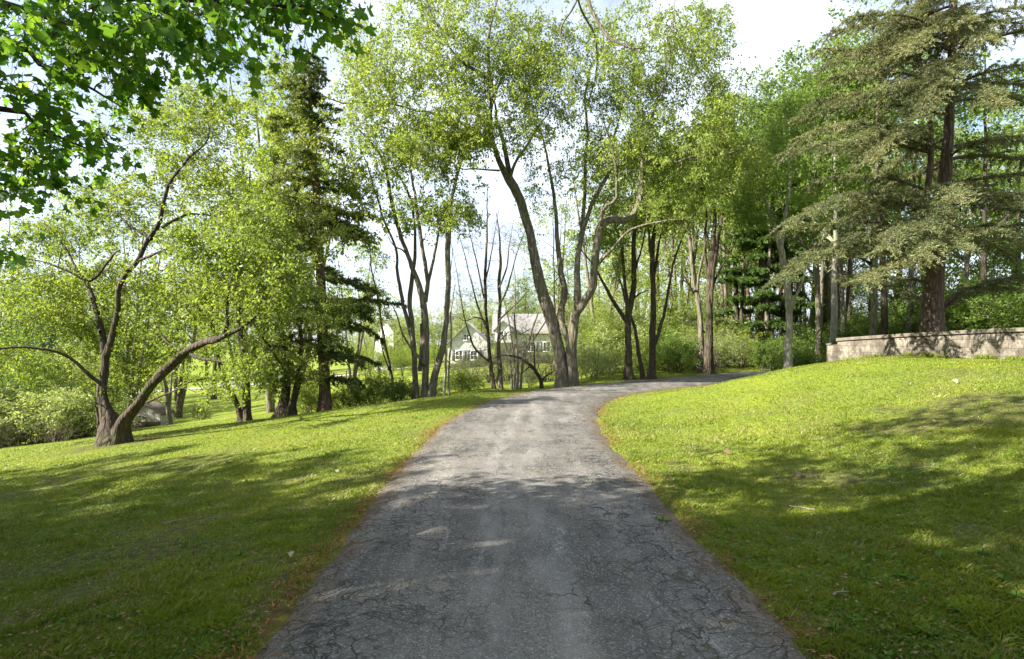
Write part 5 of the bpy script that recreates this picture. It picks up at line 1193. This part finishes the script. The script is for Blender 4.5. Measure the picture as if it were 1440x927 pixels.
# cars by the lane
M['paint_white'] = plain_mat('white_paint', (.75, .76, .77), (.72, .73, .74), 1, .3, spec=.5)
M['paint_silver'] = plain_mat('silver_paint', (.42, .46, .50), (.40, .44, .48), 1, .3, spec=.6, metal=.3)
M['tyre'] = plain_mat('tyre_rubber', (.02, .02, .02), (.03, .03, .03), 8, .85)
M['rim'] = plain_mat('wheel_rim', (.5, .5, .5), (.45, .45, .45), 8, .35, metal=.8)
M['lamp'] = plain_mat('lamp_glass', (.7, .7, .66), (.6, .6, .58), 4, .15)
def car(loc, rz, paint, label):
    r = thing('parked_car', label, 'car', loc, rz)
    prof = np.array([(-2.15, .35), (-2.2, .75), (-1.95, .95), (-1.5, 1.0), (-.95, 1.42), (.55, 1.46), (1.2, 1.05), (2.0, .92), (2.2, .65), (2.2, .35)])
    def ext(pr, w0, w1=None):
        n = len(pr); V = np.array([(x, -w0, z) for x, z in pr] + [(x, w0, z) for x, z in pr])
        q = np.array([[i, i + n, (i + 1) % n + n, (i + 1) % n] for i in range(n)])
        return [(V, q), (V, np.arange(n)[None]), (V, (np.arange(n)[::-1] + n)[None])]
    bevel(link('body', make_mesh('body', ext(prof, .86), [M[paint]]), r), .08, 3)
    gl = np.array([(-1.28, 1.02), (-.88, 1.36), (.48, 1.40), (1.02, 1.06)])
    link('windows', make_mesh('windows', ext(gl, .868), [M['pane']]), r)
    ws = np.array([(.60, 1.42), (1.17, 1.10), (1.20, 1.12), (.63, 1.45)])
    link('windscreen', make_mesh('windscreen', ext(ws, .70), [M['pane']]), r)
    for x in (-1.35, 1.4):
        for s in (-1, 1):
            a = np.linspace(0, 2 * PI, 19)[:-1]
            def disc(rad, wd, y):
                V = np.array([(x + math.cos(q) * rad, y - wd / 2, .33 + math.sin(q) * rad) for q in a] + [(x + math.cos(q) * rad, y + wd / 2, .33 + math.sin(q) * rad) for q in a]); n = len(a)
                return [(V, np.array([[i, (i + 1) % n, (i + 1) % n + n, i + n] for i in range(n)])), (V, np.arange(n)[::-1][None]), (V, (np.arange(n) + n)[None])]
            wh = link('wheel', make_mesh('wheel', disc(.33, .2, s * .80), [M['tyre']]), r)
            link('rim', make_mesh('rim', disc(.2, .04, s * .90), [M['rim']]), wh)
    for s in (-1, 1): link('headlight', make_mesh('headlight', [box((2.17, s * .6, .72), (.1, .34, .14))], [M['lamp']]), r)
    return r
gh = ground_hit(324, 560, 60)
cx = (326 - 720) / F * 84
car((cx, 84, gz(cx, 84)), .9, 'paint_white', 'white parked car by the far lane, seen between the two stems')
cx = (384 - 720) / F * 88
car((cx, 88, gz(cx, 88)), .2, 'paint_silver', 'silver parked car on the far lane left of the stout trunk')

# ------------------------------------------------------------------ grass, litter, weeds
gG = np.random.default_rng(301)
def scatter(n, d0, d1, power, halfw=1.0):
    u_ = gG.random(n); d = (d0 ** (1 - power) + u_ * (d1 ** (1 - power) - d0 ** (1 - power))) ** (1 / (1 - power)) if power != 1 else d0 * (d1 / d0) ** u_
    x = gG.uniform(-halfw, halfw, n) * d; return x, d
M['blade'] = leaf_mat('grass_blade', (.065, .115, .013), (.215, .252, .02), .4, tcol=((.10, .16, .010), (.32, .36, .018)), rough=.5, spec=.25, patch=.6, straw=(.30, .24, .12))
M['clover'] = leaf_mat('ground_leaf', (.05, .115, .018), (.13, .22, .035), .4, rough=.7, spec=.08)
M['dead'] = leaf_mat('dead_leaf', (.10, .055, .025), (.30, .21, .11), .2, rough=.8)
M['needle_litter'] = leaf_mat('needle_litter', (.11, .045, .014), (.30, .135, .045), .15, rough=.8)
x, y = scatter(780000, 1.7, 30, 1.15)
xe = gG.uniform(-8, 8, 170000); ye = gG.uniform(-1, 8, 170000); oe = np.abs(xe) > 1.05 * np.maximum(ye, 1.6)
x = np.concatenate([x, xe[oe]]); y = np.concatenate([y, np.maximum(ye[oe], -1)])
sd = road_sd(x, y)
keep = np.abs(sd) > HALF - .02 + .22 * (fbm(x * 3, y * 3, 55) - .5)
keep &= gG.random(len(x)) > .9 * foot_soil(x, y)
keep &= gG.random(len(x)) > soil_amt(x, y) * .9 * (1 - smooth((y - 9) / 9))
keep &= gG.random(len(x)) > .55 * np.exp(-np.maximum(0, np.abs(sd) - HALF) / .12)
keep &= ~((sd > 0) & (x > 10.4 + .27 * (18.75 - y)) & (y < 19))
x, y, sd = x[keep], y[keep], sd[keep]; n = len(x)
z = terrain(x, y, sd)
tall = .40 + .75 * fbm(x / .7, y / .7, 61) + .65 * smooth((fbm(x / .16, y / .16, 63) - .52) / .16) * (1 - smooth((y - 9) / 6))
hgt = (.014 + .028 * gG.random(n) ** 1.4) * tall * (1 + y * .016)
wid = (.0014 + .0012 * gG.random(n)) * (1 + np.hypot(x, y) * .13)
az = gG.uniform(0, 6.28, n); ln_ = gG.uniform(.2, 1.2, n)
hv = np.stack([np.cos(az), np.sin(az)], 1); sv = np.stack([-np.sin(az), np.cos(az)], 1)
b = np.stack([x, y, z - .004], 1)
V = np.zeros((n, 4, 3))
V[:, 0] = b; V[:, 0, :2] -= sv * wid[:, None]
V[:, 1] = b; V[:, 1, :2] += sv * wid[:, None]
mid = b.copy(); mid[:, :2] += hv * (hgt * ln_ * .35)[:, None]; mid[:, 2] += hgt * .6
V[:, 2] = mid; V[:, 2, :2] += sv * wid[:, None] * .8
V[:, 3] = b; V[:, 3, :2] += hv * (hgt * ln_)[:, None]; V[:, 3, 2] += hgt
V[:, 0], V[:, 1] = V[:, 0].copy(), V[:, 1].copy()
nw = 2600; kq = gG.integers(2, 40, nw); fq = gG.random(nw); wn = unit(WP[1:] - WP[:-1]); bw = WP[kq] + (WP[np.minimum(kq + 1, 40)] - WP[kq]) * fq[:, None]
bw = bw + np.stack([-wn[np.minimum(kq, 39), 1], wn[np.minimum(kq, 39), 0]], 1) * np.where(wn[np.minimum(kq, 39), 1] < 0, -1, 1)[:, None] * gG.uniform(.17, .30, nw)[:, None]
V2 = np.zeros((nw, 4, 3)); zb = terrain(bw[:, 0], bw[:, 1]); h2 = gG.uniform(.03, .16, nw) * smooth((fbm(kq * .9, fq * 0 + 2, 5) - .25) / .3); a2 = gG.uniform(0, 6.28, nw)
for q_, (s_x, k_z, k_l) in enumerate(((-1, 0, 0), (1, 0, 0), (.8, .6, .3), (0, 1, .8))):
    V2[:, q_, 0] = bw[:, 0] + np.cos(a2) * h2 * k_l * .7 - np.sin(a2) * s_x * .007; V2[:, q_, 1] = bw[:, 1] + np.sin(a2) * h2 * k_l * .7 + np.cos(a2) * s_x * .007; V2[:, q_, 2] = zb + h2 * k_z - .005
go = link('grass', make_mesh('grass', [(V.reshape(-1, 3), np.arange(n * 4).reshape(n, 4), np.where(gG.random(n) < .05 + .22 * smooth((fbm(x / .9, y / .9, 68) - .52) / .14), .98, np.clip(gG.random(n) * .45 + .62 * fbm(x / .8, y / .8, 66) - .06, 0, .94))), (V2.reshape(-1, 3), np.arange(nw * 4).reshape(nw, 4), gG.random(nw) * .9)], [M['blade']]))
tag(go, 'short uneven green grass covering the lawns either side of the drive', None, kind='stuff'); del_cat = None

x, y = scatter(70000, 1.7, 13, 1.2); sd = road_sd(x, y)
keep = (np.abs(sd) > HALF + .08) & (fbm(x / .8, y / .8, 71) > .5); x, y, sd = x[keep], y[keep], sd[keep]; n = len(x)
c = np.stack([x, y, terrain(x, y, sd) + gG.uniform(.006, .03, n)], 1)
az = gG.uniform(0, 6.28, n); ax = np.stack([np.cos(az), np.sin(az), gG.normal(.15, .25, n)], 1); nr = gG.normal(0, .35, (n, 3)) + np.array([0, 0, 1])
tag(link('clover', make_mesh('clover', [leaves(c, ax, nr, gG.uniform(.011, .034, n), .75)], [M['clover']])), 'small broad clover and weed leaves among the grass', None, kind='stuff')

x, y = scatter(16000, 1.7, 16, 1.2); sd = road_sd(x, y); keep = np.abs(sd) > HALF - .05; x, y, sd = x[keep], y[keep], sd[keep]; n = len(x)
c = np.stack([x, y, terrain(x, y, sd) + gG.uniform(.008, .03, n)], 1); az = gG.uniform(0, 6.28, n)
ax = np.stack([np.cos(az), np.sin(az), gG.normal(0, .25, n)], 1); nr = gG.normal(0, .5, (n, 3)) + np.array([0, 0, 1])
g1 = leaves(c, ax, nr, gG.uniform(.01, .035, n), .6)
tag(link('leaf_litter', make_mesh('leaf_litter', [g1], [M['dead']])), 'dry brown leaf scraps lying in the grass', None, kind='stuff')

# orange needles swept along both edges of the drive
n = 52000
k = gG.integers(0, len(RC) - 1, n); fr_ = gG.random(n)
yy = RC[k, 1]; ok = (yy > 1.2) & (yy < 24) & (gG.random(n) < np.clip(5 / np.maximum(yy, 1), .25, 1)); k = k[ok]; fr_ = fr_[ok]; n = len(k)
side = np.where(gG.random(n) < .75, 1, -1); off = HALF + np.where(side > 0, .03, .06) + gG.normal(0, .085, n) + .10 * (fbm(k * .12, side * 5.0, 91) - .5)
bse = RC[k] + RT[k] * (fr_ * .15)[:, None] + nrm2[k] * (side * off)[:, None]
dens = fbm(bse[:, 0] * 1.2 + side * 9, bse[:, 1] * 1.2, 93); kp = gG.random(n) < smooth((dens - .30) / .25); bse = bse[kp]; n = len(bse)
zz = np.maximum(terrain(bse[:, 0], bse[:, 1], base=True) + .012, terrain(bse[:, 0], bse[:, 1]) + .006) + gG.uniform(0, .014, n)
c = np.stack([bse[:, 0], bse[:, 1], zz], 1); az = gG.uniform(0, 6.28, n); ax = np.stack([np.cos(az), np.sin(az), gG.normal(0, .15, n)], 1)
nl = leaves(c, ax, np.broadcast_to(np.array([0, 0, 1.]), c.shape) + gG.normal(0, .3, c.shape), gG.uniform(.02, .06, n), .16, NEEDLE)
tag(link('needle_litter', make_mesh('needle_litter', [nl], [M['needle_litter']])), 'rusty orange needles and leaf crumbs along the drive edges', None, kind='stuff')

# single fallen leaves and weeds one can point to
M['pale_leaf'] = leaf_mat('pale_leaf', (.40, .37, .22), (.46, .42, .28), .3, rough=.6)
M['stone'] = plain_mat('pale_stone', (.38, .35, .28), (.5, .46, .38), 20, .9, .3)
def fallen(px, py, size, label, az=0, mat='pale_leaf', name='fallen_leaf', cat='leaf'):
    p = ground_hit(px, py, 1.8, 40)
    a = np.array([[math.cos(az), math.sin(az), .55]]); o_ = leaves(np.zeros((1, 3)), a, np.array([[.1, -.75, .8]]), np.array([size]), 1, MAPLE, np.array([.5]))
    V_ = o_[0].copy(); V_[:, 2] += .015 + .25 * np.abs(V_[:, 0] * V_[:, 1]) / size; V_[:, 2] -= V_[:, 2].min() - .02
    V_ *= .6
    ob = link(name, make_mesh(name, [(V_, o_[1], o_[2])], [M[mat]]), None, p); tag(ob, label, cat); return ob
fallen(406, 791, .075, 'pale cream fallen leaf in the grass beside the left drive edge', .4)
fallen(473, 667, .09, 'small pale fallen leaf on the left lawn near the shadow edge', 1.2)
fallen(1342, 541, .14, 'pale fallen leaf lying high on the right bank', .2)
fallen(1316, 597, .08, 'small white fallen leaf in the shaded right bank', 2.0)
fallen(1022, 643, .16, 'curled brown leaf standing in the right lawn near the drive', 1.0, 'dead')
fallen(1126, 676, .12, 'curled brown leaf in the middle of the right lawn', 2.4, 'dead')
gB = np.random.default_rng(401)
def weed(px, py, nl_, ln, label, group=None):
    p = ground_hit(px, py, 1.8, 30); az = np.arange(nl_) * 2.4 + gB.uniform(0, 6); tilt = gB.uniform(.25, .9, nl_)
    grp = []
    T_ = np.array([[0, 0, 0], [.25, .16, .03], [.55, .26, .03], [.82, .17, 0], [1, 0, -.06], [.82, -.17, 0], [.55, -.26, .03], [.25, -.16, .03]])
    ax = np.stack([np.cos(az), np.sin(az), tilt], 1)
    nr = np.stack([-np.cos(az) * tilt, -np.sin(az) * tilt, np.ones(nl_)], 1)
    lf_ = leaves(np.zeros((nl_, 3)) + np.array([0, 0, .005]), ax, nr, gB.uniform(.6, 1.1, nl_) * ln, 1, T_, gB.random(nl_))
    r = thing('weed', label, 'plant', p, group=group)
    link('leaves', make_mesh('leaves', [lf_], [M['clover']]), r)
    st = np.array([[[0, 0, -.02], [0, 0, .02], [.003, 0, .05]]]); link('stem', make_mesh('stem', [batch_tubes(st, np.full((1, 3), .003), 5)], [M['clover']]), r)
    return r
weed(1308, 905, 8, .075, 'broad-leaved green weed at the bottom right of the bank')
weed(1175, 893, 7, .065, 'broad-leaved weed in the grass just right of the drive edge')
weed(1352, 868, 9, .07, 'leafy weed tuft in the lower right lawn above the largest weed')
weed(1270, 812, 7, .09, 'small leafy weed in the middle of the lower right lawn')
weed(290, 790, 7, .09, 'broad-leaved weed in the left lawn')
weed(860 + 72, 735, 6, .08, 'small weed at the right drive edge in the shade')

gT = np.random.default_rng(411)
for i in range(26):
    px, py = (gT.uniform(980, 1430), gT.uniform(690, 915)) if i % 3 else (gT.uniform(20, 420), gT.uniform(700, 900))
    if abs(road_sd(*[np.array([q]) for q in ground_hit(px, py, 1.8, 30)[:2]])[0]) < 1.75: continue
    weed(px, py, int(gT.integers(5, 10)), gT.uniform(.035, .075), 'little green weed rosette low in the near lawn', 'weed rosettes in the near lawn')
def twig(px, py, ln, az, label):
    p = ground_hit(px, py, 1.8, 40); t = np.linspace(0, 1, 7)[:, None]
    q = np.array([math.cos(az), math.sin(az), 0]) * ln * (t - .5) + np.cumsum(gT.normal(0, .012, (7, 3)) * [1, 1, .2], 0); q[:, 2] += .025
    b2 = q[3] + np.array([math.cos(az + .7), math.sin(az + .7), .1]) * ln * .3 * np.linspace(0, 1, 4)[:, None]
    ob = link('fallen_twig', make_mesh('fallen_twig', [tube(q, np.linspace(.007, .003, 7), 6, 0, .1, 3), tube(b2, np.linspace(.004, .002, 4), 5, 0, .1, 4)], [M['bark_twig_pale']], True), None, p)
    tag(ob, label, 'twig')
twig(1300, 662, .32, .3, 'pale fallen twig on the shaded right bank, farthest up the slope')
twig(1128, 716, .26, 2.3, 'short fallen twig in the middle of the right lawn near a curled leaf')
twig(1190, 843, .20, .2, 'pale fallen twig in the lower right lawn right of the drive')
twig(250, 735, .30, .8, 'brown fallen twig on the shaded left lawn')
# ------------------------------------------------------------------ light, sky, camera
SUN_EL = math.radians(33); TRAVEL = unit(np.array([.95, .30]))
sun_az_vec = -TRAVEL                          # towards the sun
world = bpy.data.worlds.new('World'); scene.world = world; world.use_nodes = True
nt = world.node_tree; nt.nodes.clear()
wo = nt.nodes.new('ShaderNodeOutputWorld'); bg = nt.nodes.new('ShaderNodeBackground'); sky = nt.nodes.new('ShaderNodeTexSky')
sky.sky_type = 'NISHITA'; sky.sun_disc = False; sky.sun_elevation = SUN_EL
sky.sun_rotation = math.atan2(sun_az_vec[0], sun_az_vec[1]); sky.air_density = 1.0; sky.dust_density = 1.5; sky.ozone_density = 1.0
tc = nt.nodes.new('ShaderNodeTexCoord'); mp = nt.nodes.new('ShaderNodeMapping'); mp.inputs['Scale'].default_value = (1, 1, 2.2)
nt.links.new(tc.outputs['Generated'], mp.inputs['Vector'])
cn = noise(nt, mp.outputs[0], 2.2, 6, .6, .4)
cf = ramp(nt, cn, .30, .59)
cl = mixc(nt, cf, (0, 0, 0), (0, 0, 0)).node
nt.links.new(sky.outputs[0], cl.inputs[6]); cl.inputs[7].default_value = (5.0, 5.5, 6.5, 1)
nt.links.new(cl.outputs[2], bg.inputs['Color']); bg.inputs['Strength'].default_value = .064
nt.links.new(bg.outputs[0], wo.inputs['Surface'])
sl = bpy.data.lights.new('sun', 'SUN'); sl.energy = 5.0; sl.angle = math.radians(.55); sl.color = (1.0, .95, .85)
so = bpy.data.objects.new('sun', sl); COL.objects.link(so)
dv = Vector((TRAVEL[0] * math.cos(SUN_EL), TRAVEL[1] * math.cos(SUN_EL), -math.sin(SUN_EL)))
so.rotation_euler = dv.to_track_quat('-Z', 'Y').to_euler(); so.location = (-30, -10, 30)

cam = bpy.data.cameras.new('camera'); co = bpy.data.objects.new('camera', cam); COL.objects.link(co)
co.location = (0, 0, CAM_H); co.rotation_euler = (PI / 2, 0, 0)
cam.sensor_fit = 'HORIZONTAL'; cam.sensor_width = 36; cam.lens = 36 * F / 1440; cam.clip_end = 3000; cam.clip_start = .05
cam.shift_y = (HOR - 463.5) / 1440
scene.camera = co
scene.render.engine = 'CYCLES'
scene.render.resolution_x = 1024; scene.render.resolution_y = 659
scene.view_settings.view_transform = 'Standard'; scene.view_settings.look = 'None'
scene.view_settings.exposure = 2.1; scene.view_settings.gamma = 1
scene.cycles.max_bounces = 6; scene.cycles.transmission_bounces = 4; scene.cycles.diffuse_bounces = 4
print('OBJECTS', len(bpy.data.objects), 'FACES', sum(len(o.data.polygons) for o in bpy.data.objects if o.type == 'MESH'))
